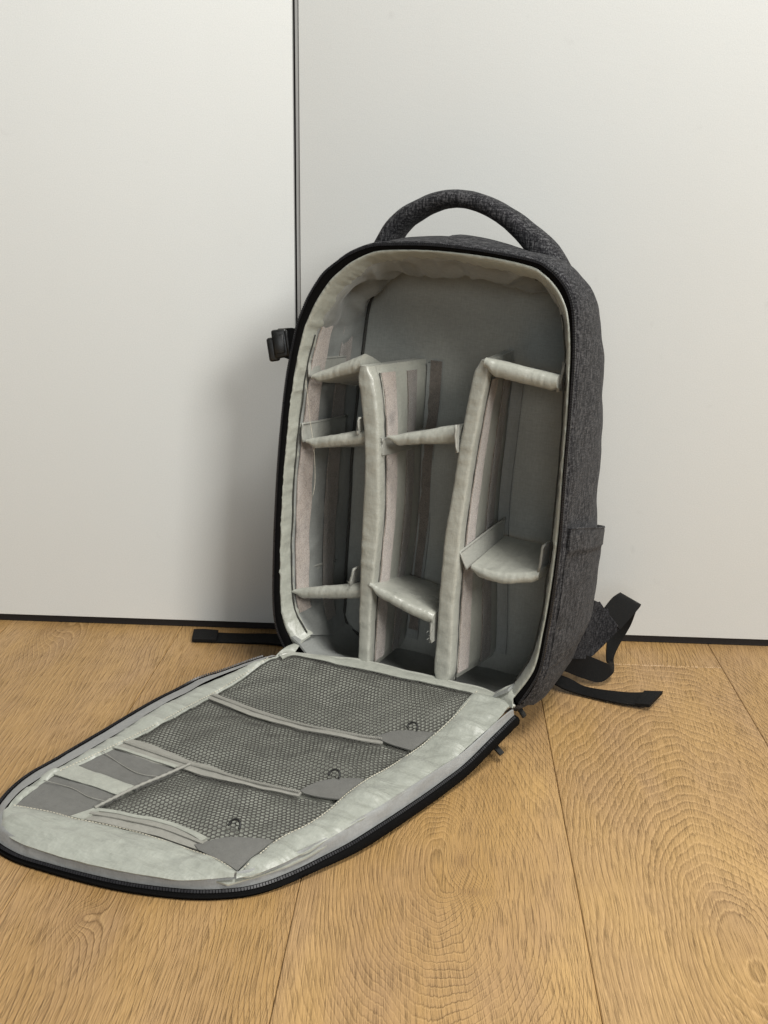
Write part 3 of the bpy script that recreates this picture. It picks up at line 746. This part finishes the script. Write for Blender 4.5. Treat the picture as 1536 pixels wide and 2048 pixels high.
# --- stretch pocket on the right side --------------------------------------
def shell_side(v, t, lift):
    """point on the right flank of the shell at height v, depth fraction t"""
    i = min(range(0, NO//2), key=lambda k: abs(out0[k].y-v) + (10 if out0[k].x < 0.05 else 0))
    u = out0[i].x; t = max(0, min(1, t))
    k = 0
    while k < len(prof)-2 and prof[k+1][0] < t: k += 1
    f = (t-prof[k][0])/max(1e-6, prof[k+1][0]-prof[k][0]); sc = prof[k][1]+(prof[k+1][1]-prof[k][1])*f
    return B(u*sc+lift, v, t*depth(v))
g = []
for i in range(61):
    row = []
    for j in range(26):
        t = 0.05+0.93*j/25; s = i/60
        vt = 0.204-0.020*t-0.014*t*t; vb = 0.050
        v = vb+(vt-vb)*s
        lift = 0.0014+0.0030*sm(t/0.5)*sm(s/0.3)
        p = shell_side(v, t, lift)
        p.y += 0.009*sm((t-0.55)/0.4)*sm(s/0.35)
        p.x += 0.0009*nz(p, 50, 2) + 0.0016*sm((s-0.845)/0.02)-0.0008*sm((s-0.97)/0.03)
        row.append(p)
    g.append(row)
pk = sheet('side_pocket', g, M_heather, bag, 0.0025, Vector((1, 0, 0)))
tube('pocket_hem', [p+Vector((-0.0004, 0, -0.0004)) for p in g[60]], 0.0011, M_heather, pk, 6)

# --- buckle on its strap, left side ----------------------------------------
wb = [[B(-0.136, 0.331-0.026*j/3, 0.018) + Vector((-0.0*j, 0, 0)) for j in range(4)], [B(-0.146, 0.331-0.029*j/3, 0.017) for j in range(4)], [B(-0.158, 0.329-0.024*j/3, 0.014) for j in range(4)]]
sheet('buckle_strap', wb, M_web, bag, 0.0022, Vector((0, -1, 0)))
Mb = Matrix.Translation(B(-0.1525, 0.3160, 0.012)) @ Matrix.Scale(0.86, 4) @ Matrix.Rotation(math.radians(-14), 4, 'Y') @ Matrix.Rotation(math.radians(24), 4, 'Z')
bk1 = bevel_box('buckle', -0.0085, 0.0085, -0.0045, 0.0045, -0.0150, 0.0155, 0.0026, M_plastic, bag, 3, Mb)
bevel_box('buckle_bar', -0.0150, -0.0035, -0.0030, 0.0062, -0.0175, 0.0080, 0.0028, M_plastic, bk1, 3, Mb)
bevel_box('buckle_bar', 0.0060, 0.0098, -0.0062, 0.0055, -0.0140, 0.0135, 0.0016, M_plastic, bk1, 2, Mb)
bevel_box('buckle_tongue', -0.0065, 0.0045, -0.0066, -0.0040, -0.0100, 0.0100, 0.0012, M_plastic, bk1, 2, Mb)

# --- shoulder strap ends ----------------------------------------------------
def ribbon(name, pairs, mat, n=40, thick=0.0017, parent=bag, nv=5, room=True):
    A = catmull([p[0] for p in pairs], n) if False else catmull_u([p[0] for p in pairs], 8); Bq = catmull_u([p[1] for p in pairs], 8)
    g = []
    for a, b in zip(A, Bq):
        row = []
        for j in range(nv):
            p = a.lerp(b, j/(nv-1))
            row.append(WL(*p) if room else p)
        g.append(row)
    return sheet(name, g, mat, parent, thick)
# anchor wedge of heather fabric sticking out behind the right flank
wedge = [((0.128, 0.968, 0.094), (0.130, 0.972, 0.034)), ((0.150, 0.985, 0.0895), (0.149, 0.985, 0.030)), ((0.158, 0.990, 0.0835), (0.163, 0.990, 0.040)), ((0.1645, 0.992, 0.0770), (0.1785, 0.992, 0.0575)), ]
an = ribbon('strap_anchor', wedge, M_heather_fine, thick=0.0045)
st = [WL(0.1580, 0.9895, 0.0850), WL(0.1655, 0.9905, 0.0745), WL(0.1775, 0.9905, 0.0600)]
tube('anchor_hem', catmull(st, 12), 0.0016, M_heather_fine, an, 6)
loop = [((0.1640, 0.996, 0.0765), (0.1805, 0.996, 0.0545)), ((0.1740, 1.006, 0.0850), (0.1925, 1.006, 0.0640)), ((0.1825, 1.020, 0.0835), (0.2040, 1.020, 0.0705)), ((0.1835, 1.032, 0.0760), (0.2045, 1.034, 0.0640)),
        ((0.1790, 1.036, 0.0500), (0.2000, 1.038, 0.0430)), ((0.1760, 1.030, 0.0250), (0.1900, 1.034, 0.0240)), ((0.1745, 1.016, 0.0125), (0.1830, 1.024, 0.0125)),
        ((0.1740, 1.002, 0.0190), (0.1805, 1.004, 0.0110)), ((0.1725, 0.990, 0.0205), (0.1765, 0.988, 0.0105)), ((0.1640, 0.983, 0.0260), (0.1630, 0.979, 0.0050)), ((0.1510, 0.980, 0.0320), (0.1430, 0.977, 0.0105)), ((0.1360, 0.974, 0.0400), (0.1280, 0.970, 0.0190)), ((0.1220, 0.966, 0.0450), (0.1150, 0.962, 0.0240))]
ribbon('shoulder_webbing', loop, M_web, thick=0.0016)
tail = [((0.120, 0.978, 0.012), (0.114, 0.962, 0.010)), ((0.1340, 0.975, 0.0080), (0.1260, 0.959, 0.0050)), ((0.1450, 0.9675, 0.0050), (0.1400, 0.9545, 0.0024)), ((0.1600, 0.9620, 0.0044), (0.1570, 0.9460, 0.0022)), ((0.1860, 0.9560, 0.0050), (0.1770, 0.9370, 0.0024)), ((0.2020, 0.9550, 0.0060), (0.1900, 0.9330, 0.0030)), ((0.2195, 0.9545, 0.0066), (0.2025, 0.9290, 0.0042))]
tl = ribbon('webbing_tail', tail, M_web, thick=0.0016)
tl['label'] = 'black webbing tail lying on the floor right of the bag'
ribbon('tail_hem', [((0.2020, 0.9555, 0.0076), (0.1900, 0.9328, 0.0046)), ((0.2110, 0.9550, 0.0078), (0.1965, 0.9308, 0.0052)), ((0.2196, 0.9547, 0.0080), (0.2026, 0.9288, 0.0058))], M_web, thick=0.0016, parent=tl)
tail = [((-0.120, 1.0535, 0.012), (-0.125, 1.0295, 0.012)), ((-0.150, 1.0685, 0.0053), (-0.152, 1.0455, 0.0039)), ((-0.180, 1.0770, 0.0037), (-0.180, 1.0530, 0.0027)), ((-0.210, 1.0780, 0.0024), (-0.208, 1.0540, 0.0019)), ((-0.240, 1.0775, 0.0027), (-0.238, 1.0535, 0.0021)), ((-0.264, 1.0770, 0.0034), (-0.260, 1.0525, 0.0027))]
tl = ribbon('webbing_tail', tail, M_web, thick=0.0018)
tl['label'] = 'black webbing tail lying along the door left of the bag'
ribbon('tail_hem', [((-0.238, 1.0787, 0.0051), (-0.235, 1.0520, 0.0045)), ((-0.252, 1.0787, 0.0058), (-0.249, 1.0520, 0.0049)), ((-0.2650, 1.0780, 0.0056), (-0.2612, 1.0515, 0.0046))], M_web, thick=0.0030, parent=tl)

# ------------------------------------------------------------------ the front flap, lying open on the floor
def ztop(b):
    t = max(0.0, min(1.0, 1-b/0.09)); return 0.022+0.020*t*t*(3-2*t)-0.009*sm((b-0.17)/0.17)
CR = [(-0.1158, 0.0194), (-0.1417, 0.0478), (-0.1590, 0.0725), (-0.1637, 0.1018), (-0.1657, 0.1420), (-0.1639, 0.1839), (-0.1684, 0.2328), (-0.1736, 0.2633), (-0.1724, 0.2910), (-0.1637, 0.3125), (-0.1479, 0.3260), (-0.1265, 0.3310), (-0.1018, 0.3297),
      (-0.0659, 0.3252), (-0.0340, 0.3195), (0.0012, 0.3085), (0.0250, 0.2945), (0.0430, 0.2775), (0.0560, 0.2560), (0.0658, 0.2350), (0.0719, 0.2180), (0.0767, 0.2010), (0.0845, 0.1721), (0.0905, 0.1410), (0.0990, 0.0968), (0.1070, 0.0640), (0.1155, 0.0360), (0.1215, 0.0165)]
OU = [(-0.1320, 0.0160), (-0.1577, 0.0459), (-0.1765, 0.0665), (-0.1837, 0.0980), (-0.1853, 0.1380), (-0.1848, 0.1820), (-0.1880, 0.2310), (-0.1915, 0.2590), (-0.1875, 0.2870), (-0.1760, 0.3110), (-0.1560, 0.3290), (-0.1275, 0.3350), (-0.1003, 0.3332),
      (-0.0609, 0.3276), (-0.0301, 0.3208), (0.0050, 0.3085), (0.0275, 0.2955), (0.0450, 0.2795), (0.0590, 0.2570), (0.0700, 0.2325), (0.0772, 0.2150), (0.0825, 0.1970), (0.0890, 0.1690), (0.0945, 0.1400), (0.1033, 0.0930), (0.1118, 0.0590), (0.1195, 0.0310), (0.1236, 0.0110)]
PF = 10
cr = catmull_u([(a, b, 0) for a, b in CR], PF); ou = catmull_u([(a, b, 0) for a, b in OU], PF); NF = len(cr)
def side_f(i):
    """0 on the far (left) side, 1 round the tip and along the near side"""
    return sm((i/NF-0.27)/0.12)
def zout(i): 
    b = ou[i].y
    hp = sm((0.13-b)/0.09)*side_f(i)
    return max(0.0055, ztop(b)-0.0050 - 0.0045*side_f(i) + 0.0040*hp)
cent = Vector((-0.04, 0.17, 0))
def off(p, d):
    """push a loop point away from the flap's middle by d"""
    n = p - cent; n.x *= 1.6; n.normalize(); return p + n*d
loops = []
for f in range(6):
    t = f/5; L = []
    for i in range(NF):
        p = cr[i].lerp(ou[i], t); z = (ztop(cr[i].y)+0.002)*(1-t)+zout(i)*t
        z += 0.0022*math.sin(math.pi*t)*side_f(i)
        wv = noise.noise(Vector((i*0.16, t*1.2, 3.0)))*0.0016*math.sin(math.pi*min(1, t+0.12)) + noise.noise(Vector((i*0.5, t*2, 7.0)))*0.0006*math.sin(math.pi*t)
        q = off(p, wv)
        L.append(FL(q.x, q.y, z+wv*0.8))
    loops.append(L)
flap_loops = []
# black zip tape and outer panel of the flap: the carrying part
for dd, dz in ((-0.002, 0.0004), (0.0005, 0.0006), (0.0022, -0.0004), (0.0040, -0.0022), (0.0050, -0.0045)):
    flap_loops.append([FL(*(lambda q: (q.x, q.y))(off(ou[i], dd)), zout(i)+dz) for i in range(NF)])
flap_loops.append([FL(*(lambda q: (q.x, q.y))(off(ou[i], 0.0048)), max(0.004, zout(i)-0.0080)) for i in range(NF)])
flap_loops.append([FL(*(lambda q: (q.x, q.y))(off(ou[i], 0.0020)), max(0.0016, zout(i)-0.0112)) for i in range(NF)])
flap_loops.append([FL(*(lambda q: (q.x, q.y))(off(ou[i], -0.006)), max(0.0010, zout(i)-0.0125)) for i in range(NF)])
flap_loops.append([FL(*(lambda q: (q.x, q.y))(cent.lerp(ou[i], 0.5)), max(0.0010, ztop(cent.lerp(ou[i], 0.5).y)-0.020)) for i in range(NF)])
flap = loft('front_flap', flap_loops, M_black, bag, False, False, True)
flap['label'] = 'front flap folded down onto the floor with mesh pockets on its inside'
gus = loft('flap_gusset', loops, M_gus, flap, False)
tpath = catmull([FL(*(lambda q: (q.x, q.y))(off(ou[i], 0.0022)), zout(i)+0.0002) for i in range(0, NF, 4)], 400)
fn = [(p - FL(cent.x, cent.y, 0.0)).normalized() for p in tpath]
tag(teeth('zipper_teeth', tpath, lambda i: (fn[i]*0.7+Vector((0, 0, 0.7))).normalized(), flap), kind='stuff')

def zs(a, b):
    """height of the flap's inner surface"""
    p = (a, b, 0.0)
    return ztop(b) - 0.0015 + 0.0012*noise.noise(Vector((a*24, b*24, 1.0))) + 0.0005*noise.noise(Vector((a*60, b*60, 4.0)))
def fpatch(name, A, Bp, nu, nv, mat, lift=0.001, puff=0.0, wr=0.0, wsc=60.0, thick=0.0012, aniso=(1, 1), edge=0.0, parent=None, wfun=None):
    A = catmull([(x, y, 0) for x, y in A], nu); Bp = catmull([(x, y, 0) for x, y in Bp], nu); g = []
    for i in range(nu):
        row = []
        for j in range(nv):
            t = j/(nv-1); p = A[i].lerp(Bp[i], t)
            s = i/(nu-1)
            z = zs(p.x, p.y)+lift+puff*math.sin(math.pi*t)**0.7*min(1, 6*min(s, 1-s)+0.25)
            if wr:
                e = min(1, 5*min(t, 1-t)+edge)
                q = Vector((p.x*wsc*aniso[0], p.y*wsc*aniso[1], 2.0))
                z += wr*e*(0.7*noise.noise(q) + 0.45*(0.35-abs(noise.noise(q*1.9+Vector((3, p.x*30, 1)))))+0.16*noise.noise(q*4.1))
            if wfun: z += wfun(p, s, t)
            row.append(FL(p.x, p.y, z))
        g.append(row)
    return sheet(name, g, mat, parent or flap, thick, Vector((0, 0, 1)))
# base lining seen through the nets: two rails across
left_rail = [(-0.1112, 0.0047), (-0.1417, 0.0498), (-0.1606, 0.0868), (-0.1647, 0.1470), (-0.1680, 0.2337), (-0.1733, 0.2801), (-0.1637, 0.3145)]
right_rail = [(0.1175, -0.0059), (0.1029, 0.0695), (0.0965, 0.0968), (0.0845, 0.1721), (0.0729, 0.2208), (0.0584, 0.2596), (0.0316, 0.2971)]
base = fpatch('flap_lining', left_rail, right_rail, 70, 60, M_satin, lift=-0.0016, wr=0.0012, wsc=45, edge=0.4)
# satin borders
fpatch('border_strip', [(-0.1177, 0.0215), (-0.1437, 0.0518), (-0.1606, 0.0773), (-0.1652, 0.1118), (-0.1662, 0.1470), (-0.1660, 0.1964), (-0.1710, 0.2429), (-0.1744, 0.2660), (-0.1724, 0.2923), (-0.1654, 0.3087)],
       [(-0.1060, 0.0100), (-0.1187, 0.0256), (-0.1276, 0.0498), (-0.1371, 0.0792), (-0.1406, 0.1189), (-0.1446, 0.1691), (-0.1500, 0.2059), (-0.1600, 0.2402), (-0.1665, 0.2633), (-0.1649, 0.3009)], 130, 10, M_border, lift=0.0022, puff=0.0018, wr=0.0050, wsc=40, aniso=(0.5, 1.7), edge=0.25)
fpatch('border_strip', [(0.0814, -0.0007), (0.0780, 0.0367), (0.0698, 0.0705), (0.0639, 0.0958), (0.0593, 0.1259), (0.0543, 0.1490), (0.0518, 0.1771), (0.0507, 0.1993), (0.0465, 0.2226), (0.0372, 0.2429), (0.0344, 0.2614), (0.0327, 0.2876)],
       [(0.1178, 0.0047), (0.1151, 0.0327), (0.1070, 0.0577), (0.1000, 0.0917), (0.0950, 0.1219), (0.0900, 0.1470), (0.0844, 0.1751), (0.0778, 0.2021), (0.0712, 0.2245), (0.0626, 0.2485), (0.0508, 0.2744), (0.0359, 0.2933)], 150, 12, M_border, lift=0.0022, puff=0.0022, wr=0.0060, wsc=38, aniso=(0.55, 2.0), edge=0.2)
tipA = [(-0.1639, 0.3009), (-0.1297, 0.2947), (-0.1081, 0.2928), (-0.0769, 0.2862), (-0.0471, 0.2833), (-0.0083, 0.2829), (0.0130, 0.2833), (0.0332, 0.2881)]
tipB = [(-0.1657, 0.3136), (-0.1479, 0.3289), (-0.1265, 0.3340), (-0.1019, 0.3335), (-0.0659, 0.3294), (-0.0340, 0.3239), (0.0012, 0.3140), (0.0349, 0.2933)]
tipB = [(-0.1656, 0.3116), (-0.1499, 0.3264), (-0.1254, 0.3335), (-0.0947, 0.3325), (-0.0618, 0.3284), (-0.0288, 0.3219), (0.0043, 0.3116), (0.0344, 0.2938)]
fpatch('tip_panel', tipA, tipB, 110, 16, M_border, lift=0.0026, puff=0.0038, wr=0.0058, wsc=36, aniso=(0.55, 1.7), edge=0.2)
fpatch('hinge_strip', [(-0.1148, 0.0173), (-0.1070, 0.0090), (-0.0733, -0.0007), (-0.0412, -0.0099), (0.0010, -0.0109), (0.0522, -0.0119), (0.0814, -0.0119), (0.0985, -0.0069), (0.1198, 0.0047)],
       [(-0.1077, 0.0215), (-0.0999, 0.0121), (-0.0688, 0.0095), (-0.0328, 0.0069), (0.0023, 0.0058), (0.0484, 0.0031), (0.0785, 0.0026), (0.0967, 0.0047), (0.1169, 0.0111)], 110, 8, M_satin, lift=0.0026, puff=0.0012, wr=0.0012, wsc=60, edge=0.5)
tube('hinge_piping', [FL(p.x, p.y, zs(p.x, p.y)+0.0028) for p in catmull([(-0.113, 0.019, 0), (-0.105, 0.011, 0), (-0.071, 0.002, 0), (-0.039, -0.007, 0), (0.003, -0.008, 0), (0.054, -0.009, 0), (0.083, -0.009, 0), (0.100, -0.004, 0), (0.122, 0.008, 0)], 60)], 0.0014, M_pad, flap, 6)

# mesh pockets: a hexagonal net, every cell a real hole
def inside(poly, x, y):
    c = False; n = len(poly); j = n-1
    for i in range(n):
        xi, yi = poly[i]; xj, yj = poly[j]
        if (yi > y) != (yj > y) and x < (xj-xi)*(y-yi)/(yj-yi)+xi: c = not c
        j = i
    return c
def edge_dist(poly, x, y):
    m = 1e9; n = len(poly)
    for i in range(n):
        x0, y0 = poly[i-1]; x1, y1 = poly[i]; dx, dy = x1-x0, y1-y0
        t = max(0, min(1, ((x-x0)*dx+(y-y0)*dy)/(dx*dx+dy*dy+1e-12))); m = min(m, math.hypot(x-x0-dx*t, y-y0-dy*t))
    return m
def net(name, poly, seed, bulge=0.004, sx=0.0037, sy=0.0031, ang=0.06, th=0.00042):
    xs = [p[0] for p in poly]; ys = [p[1] for p in poly]
    V = []; F = []
    ca, sa = math.cos(ang), math.sin(ang); cx, cy = sum(xs)/len(xs), sum(ys)/len(ys)
    R = 0.30
    def warp(x, y):
        q = Vector((x*13, y*13, seed)); 
        x2 = x + 0.0030*noise.noise(q)+0.0006*noise.noise(q*4); y2 = y + 0.0042*noise.noise(q+Vector((7, 3, 1)))+0.0006*noise.noise(q*4+Vector((1, 5, 2)))
        return x2, y2
    def zz(x, y):
        d = edge_dist(poly, x, y)
        return zs(x, y)+0.0016+bulge*sm(d/0.022)*(0.55+0.9*noise.noise(Vector((x*22, y*30, seed*2.0)))+0.35*noise.noise(Vector((x*60, y*60, seed))))
    ni = int(R/sx)+1; nj = int(R/sy)+1
    for j in range(-nj//2, nj//2):
        for i in range(-ni//2, ni//2):
            hx = (i+(0.5 if j % 2 else 0))*sx; hy = j*sy
            x0 = cx+hx*ca-hy*sa; y0 = cy+hx*sa+hy*ca
            if not inside(poly, x0, y0): continue
            o = len(V); hx6 = ((0, 2/3), (0.5, 1/3), (0.5, -1/3), (0, -2/3), (-0.5, -1/3), (-0.5, 1/3))
            for k, s in ((0, 1.0), (1, 1.0-2*th/sx)):
                for a, b in hx6:
                    lx, ly = hx+a*sx*s, hy+b*sy*s
                    x, y = warp(cx+lx*ca-ly*sa, cy+lx*sa+ly*ca)
                    V.append(FL(x, y, zz(x, y)))
            for k in range(6):
                F.append((o+k, o+(k+1) % 6, o+6+(k+1) % 6, o+6+k))
    o = mesh(name, V, F, M_net, flap, smooth=False)
    md = o.modifiers.new('thickness', 'SOLIDIFY'); md.thickness = 0.00035; md.offset = 0
    return o
P1 = [(-0.1079, 0.0132), (-0.1030, 0.0090), (-0.0689, 0.0079), (-0.0329, 0.0047), (0.0022, 0.0036), (0.0484, 0.0015), (0.0825, 0.0004), (0.0790, 0.0367), (0.0709, 0.0676), (0.0699, 0.0637), (0.0387, 0.0734), (0.0314, 0.0831), (0.0142, 0.0868), (-0.0160, 0.0907), (-0.0552, 0.0942), (-0.0924, 0.0912), (-0.1393, 0.0845), (-0.1286, 0.0498), (-0.1197, 0.0256)]
P2 = [(-0.1396, 0.0968), (-0.1004, 0.1028), (-0.0692, 0.1058), (-0.0431, 0.1028), (-0.0110, 0.0988), (0.0192, 0.0948), (0.0383, 0.0927), (0.0644, 0.0902), (0.0604, 0.1259), (0.0553, 0.1460), (0.0533, 0.1520), (0.0252, 0.1671), (0.0189, 0.1868), (-0.0276, 0.1945), (-0.0656, 0.1907), (-0.0818, 0.1936), (-0.1288, 0.1873), (-0.1470, 0.1888), (-0.1456, 0.1691), (-0.1416, 0.1189)]
P3 = [(-0.0781, 0.2002), (-0.0430, 0.2012), (-0.0056, 0.1983), (0.0228, 0.1926), (0.0511, 0.1854), (0.0506, 0.2012), (0.0465, 0.2226), (0.0361, 0.2439), (0.0327, 0.2494), (0.0044, 0.2614), (-0.0073, 0.2688), (-0.0489, 0.2665), (-0.0839, 0.2716), (-0.1048, 0.2772), (-0.0945, 0.2429)]
net('mesh_pocket', P1, 1.7, 0.0040); net('mesh_pocket', P2, 4.2, 0.0046); net('mesh_pocket', P3, 8.8, 0.0042)
# pocket zippers: pale tape with a coil
def pocket_zip(A, Bp):
    o = fpatch('pocket_zipper', A, Bp, 70, 7, M_tape, lift=0.0030, puff=0.0008, wr=0.0008, wsc=40, edge=0.6)
    mid = [((a[0]+b[0])/2, (a[1]+b[1])/2) for a, b in zip(A, Bp)]
    pth = catmull([FL(x, y, zs(x, y)+0.0046) for x, y in mid], 120)
    tooth = teeth('zipper_coil', pth, lambda i: Vector((0, 0, 1)), o, s=(0.00045, 0.0028, 0.0004)); tooth.data.materials.clear(); tooth.data.materials.append(M_tape); tag(tooth, kind='stuff')
    return o
pocket_zip([(-0.1393, 0.0845), (-0.0924, 0.0912), (-0.0552, 0.0942), (-0.0160, 0.0902), (0.0142, 0.0864), (0.0345, 0.0812)], [(-0.1396, 0.0953), (-0.1004, 0.1023), (-0.0642, 0.1053), (-0.0170, 0.1013), (0.0161, 0.0958), (0.0383, 0.0907)])
pocket_zip([(-0.1465, 0.1883), (-0.1268, 0.1873), (-0.0818, 0.1931), (-0.0626, 0.1902), (-0.0276, 0.1945), (0.0209, 0.1868)], [(-0.1505, 0.2063), (-0.1099, 0.2087), (-0.0835, 0.2054), (-0.0481, 0.2035), (-0.0147, 0.1997), (0.0217, 0.1936)])
pocket_zip([(-0.1037, 0.2772), (-0.0808, 0.2716), (-0.0489, 0.2665), (-0.0255, 0.2670), (-0.0064, 0.2693)], [(-0.1049, 0.2914), (-0.0769, 0.2852), (-0.0470, 0.2819), (-0.0266, 0.2815), (-0.0041, 0.2810)])
# pale welt above the third zipper
fpatch('pocket_welt', [(-0.1057, 0.2768), (-0.0808, 0.2707), (-0.0488, 0.2656), (-0.0254, 0.2660), (-0.0073, 0.2684)], [(-0.1040, 0.2801), (-0.0811, 0.2744), (-0.0491, 0.2693), (-0.0258, 0.2702), (-0.0087, 0.2735)], 50, 5, M_satin, lift=0.0042, puff=0.0008)
# elastic corner tabs with cord pulls
fpatch('corner_tab', [(0.0283, 0.0854), (0.0377, 0.0734), (0.0538, 0.0666), (0.0719, 0.0627)], [(0.0323, 0.0873), (0.0433, 0.0897), (0.0543, 0.0902), (0.0649, 0.0902)], 30, 8, M_elastic, lift=0.0040, puff=0.0010)
fpatch('corner_tab', [(0.0189, 0.1878), (0.0252, 0.1696), (0.0383, 0.1570), (0.0543, 0.1500)], [(0.0239, 0.1897), (0.0340, 0.1892), (0.0430, 0.1873), (0.0527, 0.1849)], 30, 8, M_elastic, lift=0.0040, puff=0.0010)
fpatch('corner_tab', [(-0.0111, 0.2786), (0.0043, 0.2623), (0.0181, 0.2540), (0.0358, 0.2485)], [(-0.0052, 0.2819), (0.0099, 0.2843), (0.0221, 0.2857), (0.0326, 0.2881)], 30, 8, M_elastic, lift=0.0040, puff=0.0010)
def pull(a, b, r=0.0047, rot=0.0):
    z = zs(a, b)+0.0062; P = []
    for k in range(25):
        th = math.pi*1.25*k/24-0.4
        P.append(FL(a+math.cos(th)*r, b-math.sin(th)*r*0.7, z+0.0035*math.sin(max(0, min(math.pi, th)))))
    return tube('cord_pull', P, 0.0009, M_ring, flap, 7)
pull(0.0536, 0.0662); pull(0.0329, 0.1597); pull(0.0034, 0.2505)
# elastic bands on the left with the pale strip between
fpatch('elastic_band', [(-0.1511, 0.2073), (-0.1542, 0.2208), (-0.1602, 0.2420)], [(-0.0826, 0.2077), (-0.0878, 0.2245), (-0.0955, 0.2429)], 24, 26, M_elastic, lift=0.0020, puff=0.0022, wr=0.0012, wsc=40)
fpatch('elastic_band', [(-0.1658, 0.2568), (-0.1678, 0.2754), (-0.1639, 0.3005)], [(-0.0997, 0.2549), (-0.1044, 0.2735), (-0.1091, 0.2933)], 24, 26, M_elastic, lift=0.0020, puff=0.0022, wr=0.0012, wsc=40)
fpatch('band_strip', [(-0.1612, 0.2411), (-0.1635, 0.2494), (-0.1660, 0.2586)], [(-0.0944, 0.2416), (-0.0981, 0.2494), (-0.0998, 0.2568)], 14, 30, M_satin, lift=0.0042, puff=0.0012, wr=0.0012, wsc=45, edge=0.4)
fpatch('band_strip', [(-0.1499, 0.2049), (-0.1511, 0.2077)], [(-0.0854, 0.2040), (-0.0866, 0.2077)], 5, 30, M_satin, lift=0.0042, puff=0.0008)
for A in ([(-0.1538, 0.2171), (-0.1252, 0.2245), (-0.1053, 0.2277), (-0.0889, 0.2245)], [(-0.1661, 0.2688), (-0.1394, 0.2670), (-0.1194, 0.2698), (-0.1029, 0.2679)]):
    tube('band_stitch', catmull([FL(x, y, zs(x, y)+0.0048) for x, y in A], 30), 0.00034, M_tape, flap, 5)
# left binding of the third net
tube('net_binding', catmull([FL(x, y, zs(x, y)+0.0050) for x, y in [(-0.0770, 0.1983), (-0.0855, 0.2208), (-0.0945, 0.2429), (-0.1048, 0.2782)]], 40), lambda s: 0.0012+0.0003*math.sin(s*90), M_tape, flap, 6)
fpatch('band_strip', [(-0.1143, 0.2942), (-0.1059, 0.2782)], [(-0.1030, 0.2928), (-0.0996, 0.2768)], 8, 5, M_satin, lift=0.0044)
# lock-stitch rows along the borders: short dashes, joined
def stitches(path, parent, mat, pitch=0.0028, lift=0.0):
    n = int(sum((path[i+1]-path[i]).length for i in range(len(path)-1))/pitch); P = catmull(path, n*2); V = []; F = []
    for k in range(n-1):
        a, b = P[2*k], P[2*k].lerp(P[2*k+1], 1.25); t = (b-a).normalized(); s = t.cross(Vector((0, 0, 1))).normalized()*0.00035; u = Vector((0, 0, 0.0004)); o = len(V)
        V += [a-s, a+s, b+s, b-s, a-s*0.4+u, a+s*0.4+u, b+s*0.4+u, b-s*0.4+u]
        F += [tuple(o+i for i in f) for f in ((4, 5, 6, 7), (0, 1, 5, 4), (1, 2, 6, 5), (2, 3, 7, 6), (3, 0, 4, 7))]
    return tag(mesh('stitching', V, F, mat, parent, smooth=False), kind='stuff')
rb = [(0.0835, 0.0004), (0.0805, 0.0367), (0.0723, 0.0705), (0.0664, 0.0958), (0.0619, 0.1259), (0.0568, 0.1490), (0.0543, 0.1771), (0.0532, 0.1993), (0.0491, 0.2226), (0.0397, 0.2429), (0.0369, 0.2614), (0.0353, 0.2857)]
stitches(catmull([FL(x, y, zs(x, y)+0.0040) for x, y in rb], 80), flap, M_thread)
lb = [(-0.1207, 0.0266), (-0.1296, 0.0498), (-0.1391, 0.0792), (-0.1426, 0.1189), (-0.1466, 0.1691), (-0.1520, 0.2059), (-0.1621, 0.2402), (-0.1685, 0.2633)]
stitches(catmull([FL(x, y, zs(x, y)+0.0040) for x, y in lb], 60), flap, M_thread)
tb = [(-0.1620, 0.3034), (-0.1299, 0.2971), (-0.1083, 0.2952), (-0.0771, 0.2885), (-0.0473, 0.2857), (-0.0085, 0.2852), (0.0129, 0.2857), (0.0310, 0.2895)]
stitches(catmull([FL(x, y, zs(x, y)+0.0046) for x, y in tb], 60), flap, M_thread)
for a0, a1, f0, f1 in ((zi[0], bi[0], (0.1215, 0.0105), (0.0990, -0.0025)), (zi[-1], bi[-1], (-0.1165, 0.0195), (-0.1020, 0.0100))):
    p0, p1 = B(a0.x, a0.y+0.002, 0.0005), B(a1.x, a1.y, 0.0120); q0, q1 = FL(f0[0], f0[1], zs(*f0)+0.002), FL(f1[0], f1[1], zs(*f1)+0.002)
    g = []
    for i in range(12):
        t = i/11; row = []
        for j in range(8):
            r = j/7; p = p0.lerp(p1, r).lerp(q0.lerp(q1, r), t)
            p = p + Vector((0.0006*nz(p, 160, 2), -0.0025*math.sin(math.pi*t)+0.0010*nz(p, 140, 4), 0.0022*math.sin(math.pi*t)))
            row.append(p)
        g.append(row)
    sheet('corner_gusset', g, M_satin, flap, 0.001)
# zip sliders where the flap meets the bag
def slider(x, y, z, rz, tilt):
    Mz = BI @ Matrix.Translation((x, y, z)) @ Matrix.Rotation(rz, 4, 'Z') @ Matrix.Rotation(tilt, 4, 'X')
    o = bevel_box('zip_slider', -0.0055, 0.0055, -0.0035, 0.0035, -0.0028, 0.0028, 0.0014, M_plastic, flap, 2, Mz)
    bevel_box('slider_pull', -0.0035, 0.0035, -0.0120, -0.0030, -0.0010, 0.0010, 0.0009, M_plastic, o, 2, Mz)
    return o
slider(0.0745, 0.874, 0.028, math.radians(62), math.radians(50)); slider(0.051, 0.826, 0.015, math.radians(58), math.radians(35))
